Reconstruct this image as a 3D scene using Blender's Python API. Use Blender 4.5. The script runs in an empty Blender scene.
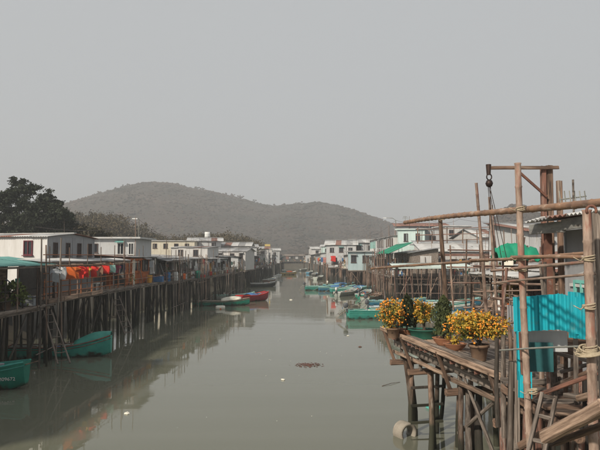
import bpy, math, random
from mathutils import Vector, Matrix, noise
R = math.radians
random.seed(7)
sc = bpy.context.scene
COL = sc.collection

# ------------------------------------------------------------------ camera
H_EYE, FPX, PITCH = 5.6, 590.0, R(3.0)
cd = bpy.data.cameras.new('camera'); cam = bpy.data.objects.new('camera', cd); COL.objects.link(cam)
cd.sensor_width = 36.0; cd.lens = 36.0 * FPX / 600.0; cd.clip_start = 0.1; cd.clip_end = 6000
cam.location = (0, 0, H_EYE); cam.rotation_euler = (math.pi / 2 + PITCH, 0, 0)
sc.camera = cam

# ------------------------------------------------------------------ sky and sun (hazy winter afternoon)
SUN = Vector((-0.52, -0.64, 0.55)).normalized()
w = bpy.data.worlds.new('World'); sc.world = w; w.use_nodes = True
nt = w.node_tree; nt.nodes.clear()
out = nt.nodes.new('ShaderNodeOutputWorld'); bg = nt.nodes.new('ShaderNodeBackground')
sky = nt.nodes.new('ShaderNodeTexSky'); sky.sky_type = 'NISHITA'; sky.sun_disc = False
sky.sun_elevation = math.asin(SUN.z); sky.sun_rotation = math.atan2(SUN.x, SUN.y)
sky.air_density = 1.0; sky.dust_density = 6.0; sky.ozone_density = 1.0
mx = nt.nodes.new('ShaderNodeMix'); mx.data_type = 'RGBA'; mx.inputs[0].default_value = 0.93
nt.links.new(sky.outputs[0], mx.inputs[6]); mx.inputs[7].default_value = (5.35, 5.5, 5.6, 1)   # high even haze
nt.links.new(mx.outputs[2], bg.inputs[0]); bg.inputs[1].default_value = 0.1
nt.links.new(bg.outputs[0], out.inputs[0])
sl = bpy.data.lights.new('sun', 'SUN'); so = bpy.data.objects.new('sun', sl); COL.objects.link(so)
sl.energy = 4.4; sl.angle = R(2.5); sl.color = (1.0, 0.91, 0.78)
so.rotation_euler = SUN.to_track_quat('Z', 'Y').to_euler(); so.location = (-40, -40, 60)
sc.view_settings.view_transform = 'Standard'; sc.view_settings.look = 'None'
sc.view_settings.exposure = 0.0; sc.view_settings.gamma = 1.0
sc.render.engine = 'CYCLES'
sc.cycles.use_denoising = True; sc.cycles.max_bounces = 6; sc.cycles.volume_bounces = 1
sc.cycles.diffuse_bounces = 3; sc.cycles.transparent_max_bounces = 8

# ------------------------------------------------------------------ helpers
def at(px, py, Y):
    """a place seen at that point of the 600x450 photograph, Y metres away"""
    u = (px - 300) / FPX; v = (225 - py) / FPX
    y = math.cos(PITCH) - v * math.sin(PITCH); z = math.sin(PITCH) + v * math.cos(PITCH)
    return Vector((u * Y / y, Y, H_EYE + z / y * Y))
def atz(px, py, zz):
    p = at(px, py, 1.0); k = (zz - H_EYE) / (p.z - H_EYE)
    return at(px, py, k)

MAT = {}
def mat(name, c1, c2=None, scale=4.0, rough=0.8, metal=0.0, bump=0.25, stretch=(1, 1, 1), rnd=0.25,
        spots=None, spot_amt=0.5, spot_scale=2.0, spec=0.3, contrast=(0.3, 0.7), tide=False):
    m = bpy.data.materials.new(name); m.use_nodes = True; n = m.node_tree.nodes; l = m.node_tree.links
    b = n['Principled BSDF']; b.inputs['Roughness'].default_value = rough; b.inputs['Metallic'].default_value = metal
    b.inputs['Specular IOR Level'].default_value = spec
    tc = n.new('ShaderNodeTexCoord'); mp = n.new('ShaderNodeMapping'); mp.inputs['Scale'].default_value = stretch
    oi = n.new('ShaderNodeObjectInfo')
    addv = n.new('ShaderNodeVectorMath'); addv.operation = 'ADD'
    mulr = n.new('ShaderNodeMath'); mulr.operation = 'MULTIPLY'; mulr.inputs[1].default_value = 37.0
    l.new(oi.outputs['Random'], mulr.inputs[0]); l.new(tc.outputs['Object'], addv.inputs[0]); l.new(mulr.outputs[0], addv.inputs[1])
    l.new(addv.outputs[0], mp.inputs[0])
    nz = n.new('ShaderNodeTexNoise'); nz.inputs['Scale'].default_value = scale; nz.inputs['Detail'].default_value = 7; nz.inputs['Roughness'].default_value = 0.65
    l.new(mp.outputs[0], nz.inputs['Vector'])
    c2 = c2 or tuple(x * 0.6 for x in c1)
    cr = n.new('ShaderNodeValToRGB'); cr.color_ramp.elements[0].position = contrast[0]; cr.color_ramp.elements[1].position = contrast[1]
    cr.color_ramp.elements[0].color = (*c2, 1); cr.color_ramp.elements[1].color = (*c1, 1)
    l.new(nz.outputs['Fac'], cr.inputs[0]); col = cr.outputs[0]
    if spots:
        n2 = n.new('ShaderNodeTexNoise'); n2.inputs['Scale'].default_value = spot_scale; n2.inputs['Detail'].default_value = 8; n2.inputs['Roughness'].default_value = 0.7
        l.new(mp.outputs[0], n2.inputs['Vector'])
        r2 = n.new('ShaderNodeValToRGB'); a = 0.72 - 0.34 * spot_amt
        r2.color_ramp.elements[0].position = a; r2.color_ramp.elements[1].position = a + 0.12
        l.new(n2.outputs['Fac'], r2.inputs[0])
        m2 = n.new('ShaderNodeMix'); m2.data_type = 'RGBA'; l.new(r2.outputs[0], m2.inputs[0])
        l.new(col, m2.inputs[6]); m2.inputs[7].default_value = (*spots, 1); col = m2.outputs[2]
    if tide:   # wet, weed-covered wood up to the high-water mark
        gp_ = n.new('ShaderNodeNewGeometry'); sx_ = n.new('ShaderNodeSeparateXYZ'); l.new(gp_.outputs['Position'], sx_.inputs[0])
        tn = n.new('ShaderNodeTexNoise'); tn.inputs['Scale'].default_value = 2.5; tn.inputs['Detail'].default_value = 5; l.new(gp_.outputs['Position'], tn.inputs['Vector'])
        ad = n.new('ShaderNodeMath'); ad.operation = 'MULTIPLY_ADD'; l.new(tn.outputs['Fac'], ad.inputs[0]); ad.inputs[1].default_value = -1.1; l.new(sx_.outputs['Z'], ad.inputs[2])
        hl_ = tide == 'hull'; tr = n.new('ShaderNodeMapRange'); tr.inputs[1].default_value = -.55 if hl_ else 0.25; tr.inputs[2].default_value = -.3 if hl_ else 0.95; tr.inputs[3].default_value = 1; tr.inputs[4].default_value = 0; l.new(ad.outputs[0], tr.inputs[0])
        m3 = n.new('ShaderNodeMix'); m3.data_type = 'RGBA'; l.new(tr.outputs[0], m3.inputs[0]); l.new(col, m3.inputs[6]); m3.inputs[7].default_value = (0.032, 0.032, 0.02, 1); col = m3.outputs[2]
    if rnd:
        hs = n.new('ShaderNodeHueSaturation'); ma = n.new('ShaderNodeMapRange')
        ma.inputs[3].default_value = 1 - rnd; ma.inputs[4].default_value = 1 + rnd
        l.new(oi.outputs['Random'], ma.inputs[0]); l.new(ma.outputs[0], hs.inputs['Value']); l.new(col, hs.inputs['Color']); col = hs.outputs[0]
    l.new(col, b.inputs['Base Color'])
    if bump:
        bp = n.new('ShaderNodeBump'); bp.inputs['Strength'].default_value = bump; bp.inputs['Distance'].default_value = 0.03
        l.new(nz.outputs['Fac'], bp.inputs['Height']); l.new(bp.outputs[0], b.inputs['Normal'])
    MAT[name] = m
    return m

GR = (0.6, 9, 9)       # grain runs along an object's own x axis
PG = (5, 0.9, 0.9)      # the same on a pole, whose mesh is one unit long
for nm, c1, c2, sp, am_ in (('wood_grey', (0.27, 0.225, 0.19), (0.07, 0.055, 0.045), (0.13, 0.10, 0.08), .5), ('wood_brown', (0.23, 0.145, 0.10), (0.05, 0.033, 0.025), (0.24, 0.19, 0.155), .4), ('wood_pale', (0.42, 0.295, 0.215), (0.13, 0.085, 0.06), (0.18, 0.125, 0.095), .45), ('wood_red', (0.28, 0.135, 0.095), (0.08, 0.045, 0.036), (0.29, 0.24, 0.205), .55)):
    mat(nm, c1, c2, 2.0, stretch=GR, rnd=0.35, bump=0.8, spots=sp, spot_amt=am_, spot_scale=.8, contrast=(.38, .62))
    mat(nm + '_pole', c1, c2, 1.5, stretch=PG, rnd=0.35, bump=0.5, spots=sp, spot_amt=am_ + .1, spot_scale=.9, contrast=(.38, .62))
mat('pile_dark', (0.062, 0.05, 0.041), (0.018, 0.016, 0.013), 1.5, stretch=PG, rnd=0.55, bump=0.6, spots=(0.12, 0.10, 0.085), spot_amt=0.35, tide=True)
mat('pile_brown', (0.25, 0.165, 0.12), (0.055, 0.037, 0.028), 1.5, stretch=PG, rnd=0.5, bump=0.7, spots=(0.30, 0.25, 0.21), spot_amt=0.55, spot_scale=.9, tide=True, contrast=(.38, .62))
mat('bamboo', (0.38, 0.285, 0.225), (0.15, 0.10, 0.075), 2.2, stretch=(1.2, 5, 5), rough=0.6, rnd=0.2, bump=0.3, spots=(0.24, 0.11, 0.078), spot_amt=0.6, spot_scale=1.3, contrast=(.36, .64))
mat('bamboo_brown', (0.30, 0.175, 0.105), (0.14, 0.085, 0.06), 1.6, stretch=(1, 3, 3), rough=0.6, rnd=0.2, bump=0.25, spots=(0.40, 0.32, 0.26), spot_amt=0.55, contrast=(.36, .64))
mat('rail_orange', (0.42, 0.16, 0.06), (0.22, 0.08, 0.04), 2, stretch=GR, rnd=0.3, bump=0.3, spots=(0.35, 0.28, 0.22), spot_amt=0.25)
mat('rope', (0.5, 0.42, 0.3), (0.3, 0.24, 0.16), 30, rnd=0.1)
mat('black_metal', (0.035, 0.03, 0.03), (0.07, 0.04, 0.03), 6, rough=0.5, metal=0.6)
mat('rust', (0.25, 0.11, 0.07), (0.10, 0.05, 0.04), 3, rough=0.85, spots=(0.33, 0.3, 0.27), spot_amt=0.35)
mat('steel_grey', (0.27, 0.28, 0.25), (0.17, 0.16, 0.14), 3, rough=0.6, spots=(0.22, 0.11, 0.07), spot_amt=0.35)
mat('bright_white_wall', (0.74, 0.73, 0.71), (0.60, 0.58, 0.55), 2.0, stretch=(1.4, 1.4, .35), rnd=0.0, bump=0.1, spots=(0.46, 0.42, 0.37), spot_amt=0.4)
mat('white_wall', (0.64, 0.63, 0.61), (0.45, 0.43, 0.41), 2.0, stretch=(1.4, 1.4, .35), rnd=0.05, bump=0.1, spots=(0.42, 0.38, 0.33), spot_amt=0.36)
mat('grey_wall', (0.33, 0.34, 0.35), (0.26, 0.26, 0.27), 2.0, stretch=(1.4, 1.4, .35), rnd=0.1, bump=0.1, spots=(0.22, 0.2, 0.18), spot_amt=0.35)  # also holds the painted shade on the white house's gable
mat('pale_grey_wall', (0.52, 0.53, 0.53), (0.40, 0.40, 0.40), 2.0, stretch=(1.4, 1.4, .35), rnd=0.12, bump=0.1, spots=(0.3, 0.26, 0.22), spot_amt=0.4)
mat('dark_wall', (0.10, 0.10, 0.095), (0.06, 0.055, 0.05), 1.5, rnd=0.3, bump=0.2, spots=(0.18, 0.16, 0.14), spot_amt=0.3)
mat('mint_wall', (0.58, 0.70, 0.67), (0.47, 0.58, 0.55), 2.0, stretch=(1.4, 1.4, .35), rnd=0.08, bump=0.1, spots=(0.38, 0.36, 0.32), spot_amt=0.4)
mat('teal_wall', (0.50, 0.62, 0.63), (0.38, 0.48, 0.50), 2.0, stretch=(1.4, 1.4, .35), rnd=0.08, bump=0.1, spots=(0.35, 0.33, 0.3), spot_amt=0.4)
mat('cream_wall', (0.72, 0.67, 0.53), (0.58, 0.52, 0.42), 1.2, rnd=0.08, bump=0.1)
mat('orange_paint', (0.48, 0.14, 0.035), (0.30, 0.08, 0.025), 2, rnd=0.2, bump=0.15, spots=(0.2, 0.10, 0.06), spot_amt=0.3)
mat('tin_white', (0.58, 0.58, 0.57), (0.38, 0.37, 0.355), 1.0, rough=0.55, rnd=0.15, bump=0.1, spots=(0.34, 0.25, 0.19), spot_amt=0.3, spot_scale=1.2)
mat('tin_grey', (0.40, 0.40, 0.40), (0.27, 0.26, 0.25), 1.0, rough=0.55, rnd=0.25, bump=0.1, spots=(0.25, 0.15, 0.10), spot_amt=0.35, spot_scale=1.2)
mat('tin_rust', (0.30, 0.16, 0.12), (0.18, 0.09, 0.07), 1.2, rough=0.7, rnd=0.2, bump=0.1)
mat('teal_tin', (0.16, 0.36, 0.33), (0.11, 0.27, 0.25), 1.0, rough=0.6, rnd=0.12, bump=0.1)
mat('teal_dark', (0.03, 0.13, 0.14), (0.02, 0.085, 0.09), 2.5, rough=.6, rnd=0, spots=(.1, .14, .13), spot_amt=.4, spot_scale=4)
mat('mint_tin', (0.60, 0.70, 0.66), (0.48, 0.55, 0.52), 1.0, rough=0.6, rnd=0.12, bump=0.1, spots=(0.4, 0.33, 0.28), spot_amt=0.25)
mat('turquoise_tin', (0.02, 0.42, 0.50), (0.015, 0.32, 0.39), 2.5, rough=0.5, rnd=0.05, bump=0.1, spots=(0.09, 0.30, 0.32), spot_amt=0.42, spot_scale=3)
mat('green_tarp', (0.012, 0.29, 0.16), (0.008, 0.17, 0.10), 2, rough=0.55, rnd=0.05, bump=0.4)
mat('glass_dark', (0.03, 0.035, 0.04), (0.02, 0.02, 0.025), 2, rough=0.12, rnd=0.2, bump=0, spec=0.6)
mat('frame_white', (0.68, 0.68, 0.66), (0.5, 0.5, 0.48), 4, rnd=0.1, bump=0.05)
mat('frame_dark', (0.12, 0.085, 0.075), (0.07, 0.05, 0.045), 4, rnd=0.2, bump=0.05)
mat('frame_maroon', (0.16, 0.035, 0.05), (0.10, 0.025, 0.03), 4, rnd=0.1, bump=0.05)
mat('frame_mint', (0.20, 0.55, 0.48), (0.14, 0.4, 0.35), 4, rnd=0.1, bump=0.05)
mat('hull_teal', (0.055, 0.34, 0.27), (0.035, 0.23, 0.19), 2, rough=0.5, rnd=0.12, bump=0.08, spots=(0.16, 0.27, 0.22), spot_amt=0.3, tide='hull')
mat('hull_green', (0.015, 0.22, 0.15), (0.01, 0.14, 0.10), 2, rough=0.5, rnd=0.1, bump=0.08, spots=(0.08, 0.2, 0.15), spot_amt=0.25, tide='hull')
mat('hull_blue', (0.045, 0.22, 0.34), (0.03, 0.15, 0.24), 2, rough=0.5, rnd=0.15, bump=0.08, spots=(0.2, 0.3, 0.33), spot_amt=0.3, tide='hull')
mat('hull_red', (0.33, 0.035, 0.05), (0.2, 0.025, 0.035), 2, rough=0.5, rnd=0.1, bump=0.08, tide='hull')
mat('hull_dark', (0.05, 0.055, 0.05), (0.03, 0.03, 0.03), 2, rough=0.6, rnd=0.1, bump=0.08, tide='hull')
mat('hull_yellow', (0.62, 0.48, 0.16), (0.5, 0.36, 0.12), 2, rough=0.5, rnd=0.1, bump=0.08, tide='hull')
mat('boat_inside', (0.42, 0.47, 0.42), (0.27, 0.28, 0.25), 3, rough=0.7, rnd=0.2, bump=0.1)
mat('boat_inside_blue', (0.16, 0.36, 0.47), (0.10, 0.24, 0.33), 3, rough=0.7, rnd=0.2, bump=0.1)
mat('paint_white', (0.78, 0.78, 0.76), (0.62, 0.62, 0.60), 3, rough=0.5, rnd=0.06, bump=0.05)
mat('motor_grey', (0.10, 0.11, 0.12), (0.07, 0.07, 0.075), 5, rough=0.4, rnd=0.1, bump=0)
mat('terracotta', (0.42, 0.19, 0.10), (0.30, 0.13, 0.07), 6, rnd=0.15, bump=0.2, spots=(0.35, 0.28, 0.22), spot_amt=0.3)
mat('pot_brown', (0.22, 0.14, 0.09), (0.13, 0.085, 0.06), 6, rnd=0.15, bump=0.2)
mat('pot_green', (0.03, 0.16, 0.11), (0.02, 0.10, 0.07), 5, rough=0.5, rnd=0.1, bump=0.1)
mat('soil', (0.06, 0.045, 0.03), (0.03, 0.022, 0.016), 12, rnd=0.1)
mat('leaf_yellow', (0.52, 0.31, 0.035), (0.24, 0.18, 0.025), 5, rough=0.6, rnd=0.15, bump=0)
mat('leaf_green', (0.11, 0.13, 0.022), (0.05, 0.07, 0.015), 5, rough=0.6, rnd=0.15, bump=0)
mat('leaf_dark', (0.075, 0.09, 0.03), (0.03, 0.04, 0.015), 5, rough=0.7, rnd=0.15, bump=0)
mat('fruit_orange', (0.80, 0.33, 0.04), (0.62, 0.20, 0.02), 6, rough=0.45, rnd=0.1, bump=0)
mat('petal_red', (0.65, 0.03, 0.05), (0.4, 0.02, 0.03), 6, rough=0.6, rnd=0.1, bump=0)
mat('tree_dark', (0.035, 0.045, 0.022), (0.014, 0.019, 0.011), 0.5, rough=0.8, rnd=0.15, bump=0)
mat('tree_brown', (0.10, 0.075, 0.045), (0.055, 0.05, 0.028), 0.15, rough=0.9, rnd=0.2, bump=0)
mat('bark', (0.10, 0.08, 0.06), (0.05, 0.04, 0.03), 3, rnd=0.2, bump=0.5)
mat('forest', (0.080, 0.054, 0.042), (0.026, 0.026, 0.019), 0.014, rough=0.95, rnd=0, bump=0, contrast=(0.36, 0.64), spots=(0.10, 0.075, 0.058), spot_amt=.35, spot_scale=.05)
mat('hill_soil', (0.075, 0.052, 0.040), (0.030, 0.028, 0.020), 0.016, rough=0.95, rnd=0, bump=0, contrast=(.36, .64), spots=(0.03, 0.03, 0.022), spot_amt=.5, spot_scale=.06)
mat('mud', (0.10, 0.085, 0.06), (0.055, 0.047, 0.035), 0.6, rough=0.7, rnd=0, bump=0.5)
mat('weathered_fascia', (0.33, 0.325, 0.30), (0.16, 0.155, 0.145), 3, stretch=(.8, 4, 4), rnd=.15, bump=.4, spots=(0.13, 0.11, 0.09), spot_amt=.45)
mat('concrete', (0.38, 0.34, 0.28), (0.24, 0.21, 0.17), 4, rnd=0.1, bump=0.3, spots=(0.18, 0.17, 0.12), spot_amt=0.35)
mat('foam', (0.75, 0.72, 0.62), (0.6, 0.56, 0.46), 4, rnd=0.1, bump=0.2)
mat('plastic_teal', (0.12, 0.48, 0.42), (0.09, 0.4, 0.35), 4, rough=0.5, rnd=0.1, bump=0)
mat('dead_leaf', (0.16, 0.075, 0.055), (0.08, 0.045, 0.035), 6, rnd=0.2)
for nm, c in dict(red=(0.72, 0.04, 0.03), orange=(0.72, 0.15, 0.03), yellow=(0.7, 0.36, 0.06), white=(0.62, 0.62, 0.62), grey=(0.36, 0.38, 0.40),
                  mint=(0.34, 0.58, 0.5), maroon=(0.28, 0.05, 0.09), navy=(0.04, 0.05, 0.10), brown=(0.26, 0.15, 0.10), blue=(0.06, 0.17, 0.36), pink=(0.62, 0.26, 0.22)).items():
    mat('cloth_' + nm, c, tuple(x * 0.7 for x in c), 5, rough=0.9, rnd=0.05, bump=0.3)

class MB:
    """collects shapes; build() links them as ONE mesh object"""
    def __init__(s): s.v = []; s.f = []; s.mi = []; s.cur = 0
    def add(s, vs, fs):
        k = len(s.v); s.v += [tuple(p) for p in vs]; s.f += [tuple(i + k for i in f) for f in fs]; s.mi += [s.cur] * len(fs); return s
    def box(s, c, d, rz=0):
        cx, cy, cz = c; a, b, e = (x / 2 for x in d); co, si = math.cos(rz), math.sin(rz)
        vs = [(cx + x * co - y * si, cy + x * si + y * co, cz + z) for z in (-e, e) for (x, y) in ((-a, -b), (a, -b), (a, b), (-a, b))]
        return s.add(vs, [(3, 2, 1, 0), (4, 5, 6, 7), (0, 1, 5, 4), (1, 2, 6, 5), (2, 3, 7, 6), (3, 0, 4, 7)])
    def beam(s, p, q, wd, ht):
        p, q = Vector(p), Vector(q); d = (q - p).normalized()
        up = Vector((0, 0, 1)) if abs(d.z) < 0.97 else Vector((0, 1, 0))
        sd = d.cross(up).normalized(); up = sd.cross(d)
        vs = [b + sd * x * wd / 2 + up * z * ht / 2 for b in (p, q) for (x, z) in ((-1, -1), (1, -1), (1, 1), (-1, 1))]
        return s.add(vs, [(0, 1, 2, 3), (7, 6, 5, 4), (4, 5, 1, 0), (5, 6, 2, 1), (6, 7, 3, 2), (7, 4, 0, 3)])
    def path(s, pts, rad, n=6):
        pts = [Vector(p) for p in pts]; m = len(pts)
        rad = rad if isinstance(rad, (list, tuple)) else [rad] * m
        vs = []; prev = None
        for i, p in enumerate(pts):
            d = (pts[min(i + 1, m - 1)] - pts[max(i - 1, 0)]).normalized()
            if prev is None:
                a = Vector((0, 0, 1)) if abs(d.z) < 0.9 else Vector((1, 0, 0)); sd = d.cross(a).normalized()
            else:
                sd = (prev - d * prev.dot(d)).normalized()
            prev = sd; up = d.cross(sd)
            for k in range(n):
                t = 2 * math.pi * k / n; vs.append(p + (sd * math.cos(t) + up * math.sin(t)) * rad[i])
        fs = [(i * n + k, i * n + (k + 1) % n, (i + 1) * n + (k + 1) % n, (i + 1) * n + k) for i in range(m - 1) for k in range(n)]
        fs += [tuple(range(n))[::-1], tuple(range((m - 1) * n, m * n))]
        return s.add(vs, fs)
    def tube(s, p, q, r0, r1=None, n=7): return s.path([p, q], [r0, r1 if r1 is not None else r0], n)
    def lathe(s, prof, c=(0, 0, 0), n=14, sx=1, sy=1):
        vs = [(c[0] + r * math.cos(2 * math.pi * k / n) * sx, c[1] + r * math.sin(2 * math.pi * k / n) * sy, c[2] + z) for r, z in prof for k in range(n)]
        fs = [(i * n + k, i * n + (k + 1) % n, (i + 1) * n + (k + 1) % n, (i + 1) * n + k) for i in range(len(prof) - 1) for k in range(n)]
        return s.add(vs, fs)
    def grid(s, fn, nu, nv, close=False):
        vs = [fn(i / nu, j / nv) for j in range(nv + 1) for i in range(nu + 1)]
        fs = [(j * (nu + 1) + i, j * (nu + 1) + i + 1, (j + 1) * (nu + 1) + i + 1, (j + 1) * (nu + 1) + i) for j in range(nv) for i in range(nu)]
        return s.add(vs, fs)
    def sheet(s, fn, nu, nv, th):
        """a closed thin sheet: fn(u, v) and the same shifted by vector th"""
        th = Vector(th); W = nu + 1; N = W * (nv + 1)
        top = [Vector(fn(i / nu, j / nv)) for j in range(nv + 1) for i in range(W)]
        vs = top + [p + th for p in top]; fs = []
        for j in range(nv):
            for i in range(nu):
                q = (j * W + i, j * W + i + 1, (j + 1) * W + i + 1, (j + 1) * W + i); fs.append(q); fs.append(tuple(x + N for x in q[::-1]))
        rim = [j * W for j in range(nv, 0, -1)] + list(range(nu)) + [j * W + nu for j in range(nv)] + [nv * W + i for i in range(nu, 0, -1)]
        for a, b in zip(rim, rim[1:] + rim[:1]): fs.append((b, a, a + N, b + N))
        return s.add(vs, fs)
    def mesh(s, m, smooth=False):
        me = bpy.data.meshes.new('mesh'); me.from_pydata(s.v, [], s.f)
        for k in (m if isinstance(m, list) else [m]): me.materials.append(MAT[k] if isinstance(k, str) else k)
        if isinstance(m, list): me.polygons.foreach_set('material_index', s.mi)
        if smooth: me.polygons.foreach_set('use_smooth', [True] * len(me.polygons))
        me.update(); return me
    def build(s, name, m, parent=None, smooth=False, loc=None, rz=0):
        o = bpy.data.objects.new(name, s.mesh(m, smooth)); COL.objects.link(o)
        if parent: o.parent = parent
        if loc is not None: o.location = loc
        o.rotation_euler.z = rz
        return o

def tag(o, label, cat, group=None, kind=None):
    if label: o['label'] = label
    if cat: o['category'] = cat
    if group: o['group'] = group
    if kind: o['kind'] = kind
    return o
def thing(name, label, cat, loc=(0, 0, 0), rz=0, group=None):
    o = bpy.data.objects.new(name, None); COL.objects.link(o); o.location = loc; o.rotation_euler.z = rz; o.empty_display_size = 0.2
    return tag(o, label, cat, group)
def put(me, name, parent, M):
    o = bpy.data.objects.new(name, me); COL.objects.link(o)
    if parent: o.parent = parent
    o.matrix_local = M
    return o
def frame_x(p, q):
    p, q = Vector(p), Vector(q); d = (q - p).normalized()
    up = Vector((0, 0, 1)) if abs(d.z) < 0.97 else Vector((0, 1, 0))
    sd = up.cross(d).normalized(); up = d.cross(sd)
    return Matrix((d, sd, up)).transposed().to_4x4(), (q - p).length
# pole meshes of unit length along x with slight bends (shared)
UNIT = {}
def unit_pole(m, k):
    m = m + '_pole' if m + '_pole' in MAT else m
    key = (m, k)
    if key not in UNIT:
        rr = random.Random(k * 13 + 5); pts = []; rad = []
        a = rr.uniform(-1, 1) * 0.5; b = rr.uniform(-1, 1) * 0.5
        for i in range(6):
            t = i / 5; pts.append((t, a * math.sin(t * 3.1) + rr.uniform(-.12, .12), b * math.sin(t * 4.2) + rr.uniform(-.12, .12))); rad.append(1.08 - 0.25 * t + rr.uniform(-.06, .06))
        mb = MB()
        # radius is in the scaled y/z units
        n = 7; vs = []
        for p, r in zip(pts, rad):
            for j in range(n):
                th = 2 * math.pi * j / n; vs.append((p[0], p[1] + math.cos(th) * r, p[2] + math.sin(th) * r))
        fs = [(i * n + j, i * n + (j + 1) % n, (i + 1) * n + (j + 1) % n, (i + 1) * n + j) for i in range(5) for j in range(n)]
        fs += [tuple(range(n))[::-1], tuple(range(5 * n, 6 * n))]
        UNIT[key] = mb.add(vs, fs).mesh(m, True)
    return UNIT[key]
def pole(name, parent, p, q, r, m='pile_dark', off=(0, 0, 0)):
    o3 = Vector(off); M, L = frame_x(Vector(p) - o3, Vector(q) - o3)
    return put(unit_pole(m, random.randrange(6)), name, parent, Matrix.Translation(Vector(p) - o3) @ M @ Matrix.Diagonal((L, r, r, 1)))
def bamboo(name, parent, p, q, r, m='bamboo', off=(0, 0, 0), seg=0.32):
    """a culm with raised joints"""
    o3 = Vector(off); p = Vector(p) - o3; q = Vector(q) - o3; M, L = frame_x(p, q); n = max(2, int(L / seg)); pts = []; rad = []
    ph = random.uniform(0, 6); am = 0.0022 * L
    for i in range(n + 1):
        x = L * i / n; y = am * math.sin(ph + 3.2 * x / L) ; z = am * math.sin(ph * 2 + 4.5 * x / L)
        k = 1.06 - 0.16 * i / n
        for dx, rr in ((-0.02, 1.0), (0.0, 1.16), (0.02, 1.0)):
            if 0 <= x + dx <= L: pts.append((x + dx, y, z)); rad.append(r * k * rr)
    me = MB().path(pts, rad, 9).mesh(m, True)
    return put(me, name, parent, Matrix.Translation(p) @ M)
def plank(name, parent, p, q, wd, ht, m='wood_grey', off=(0, 0, 0), roll=0):
    """a sawn board or beam with slightly uneven ends and a softened edge"""
    o3 = Vector(off); p = Vector(p) - o3; q = Vector(q) - o3; M, L = frame_x(p, q)
    c = min(wd, ht) * 0.16; a, b = wd / 2, ht / 2; vs = []
    ring = [(-a + c, -b), (a - c, -b), (a, -b + c), (a, b - c), (a - c, b), (-a + c, b), (-a, b - c), (-a, -b + c)]
    nn = 5
    for i in range(nn):
        x = L * i / (nn - 1)
        dy, dz = random.uniform(-.03, .03) * wd, random.uniform(-.04, .04) * ht
        for (y, z) in ring: vs.append((x + (random.uniform(-.01, .01) if i in (0, nn - 1) else 0), y + dy, z + dz))
    fs = [(i * 8 + j, i * 8 + (j + 1) % 8, (i + 1) * 8 + (j + 1) % 8, (i + 1) * 8 + j) for i in range(nn - 1) for j in range(8)]
    fs += [tuple(range(8))[::-1], tuple(range((nn - 1) * 8, nn * 8))]
    me = MB().add(vs, fs).mesh(m)
    return put(me, name, parent, Matrix.Translation(p) @ M @ Matrix.Rotation(roll, 4, 'X'))
def jit(a): return random.uniform(-a, a)

def tin(name, parent, p00, p10, p01, m, pitch=0.16, amp=0.022, panels=1.0, off=(0, 0, 0), overlap=0.04, wob=1.0):
    """corrugated sheets side by side from p00 along p10; the ridges run from p00 to p01"""
    o3 = Vector(off); p00, p10, p01 = (Vector(p) - o3 for p in (p00, p10, p01))
    U = p10 - p00; V = p01 - p00; W = U.length; n = max(1, round(W / panels)); nrm = U.cross(V).normalized()
    if nrm.z < 0: nrm = -nrm
    for k in range(n):
        a0 = k / n; a1 = (k + 1) / n + overlap / W; nw = max(2, round((a1 - a0) * W / pitch)) ; e0, e1 = jit(0.05) * wob, jit(0.05) * wob; lift = 0.006 * (k % 2) + random.uniform(0, .008); tw = jit(0.02) * wob
        org = p00 + U * a0
        def fn(u, v):
            vv = v + (e1 * v - e0 * (1 - v)) / V.length
            return U * (a1 - a0) * u + V * vv + nrm * (amp * math.cos(2 * math.pi * u * nw) + lift + tw * v * (u - .5) + 0.012 * wob * math.sin(v * 5 + k))
        mm = m
        if name == 'roof_sheet' and m in ('tin_white', 'tin_grey'):
            q = random.random(); mm = m if q < .68 else ('tin_grey' if m == 'tin_white' else 'tin_white') if q < .9 else 'tin_rust'
        o = MB().sheet(fn, nw * (8 if name == 'sheet' else 4), 3, nrm * -0.012).build(name, mm, parent, name != 'sheet', loc=org)
    return None

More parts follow.
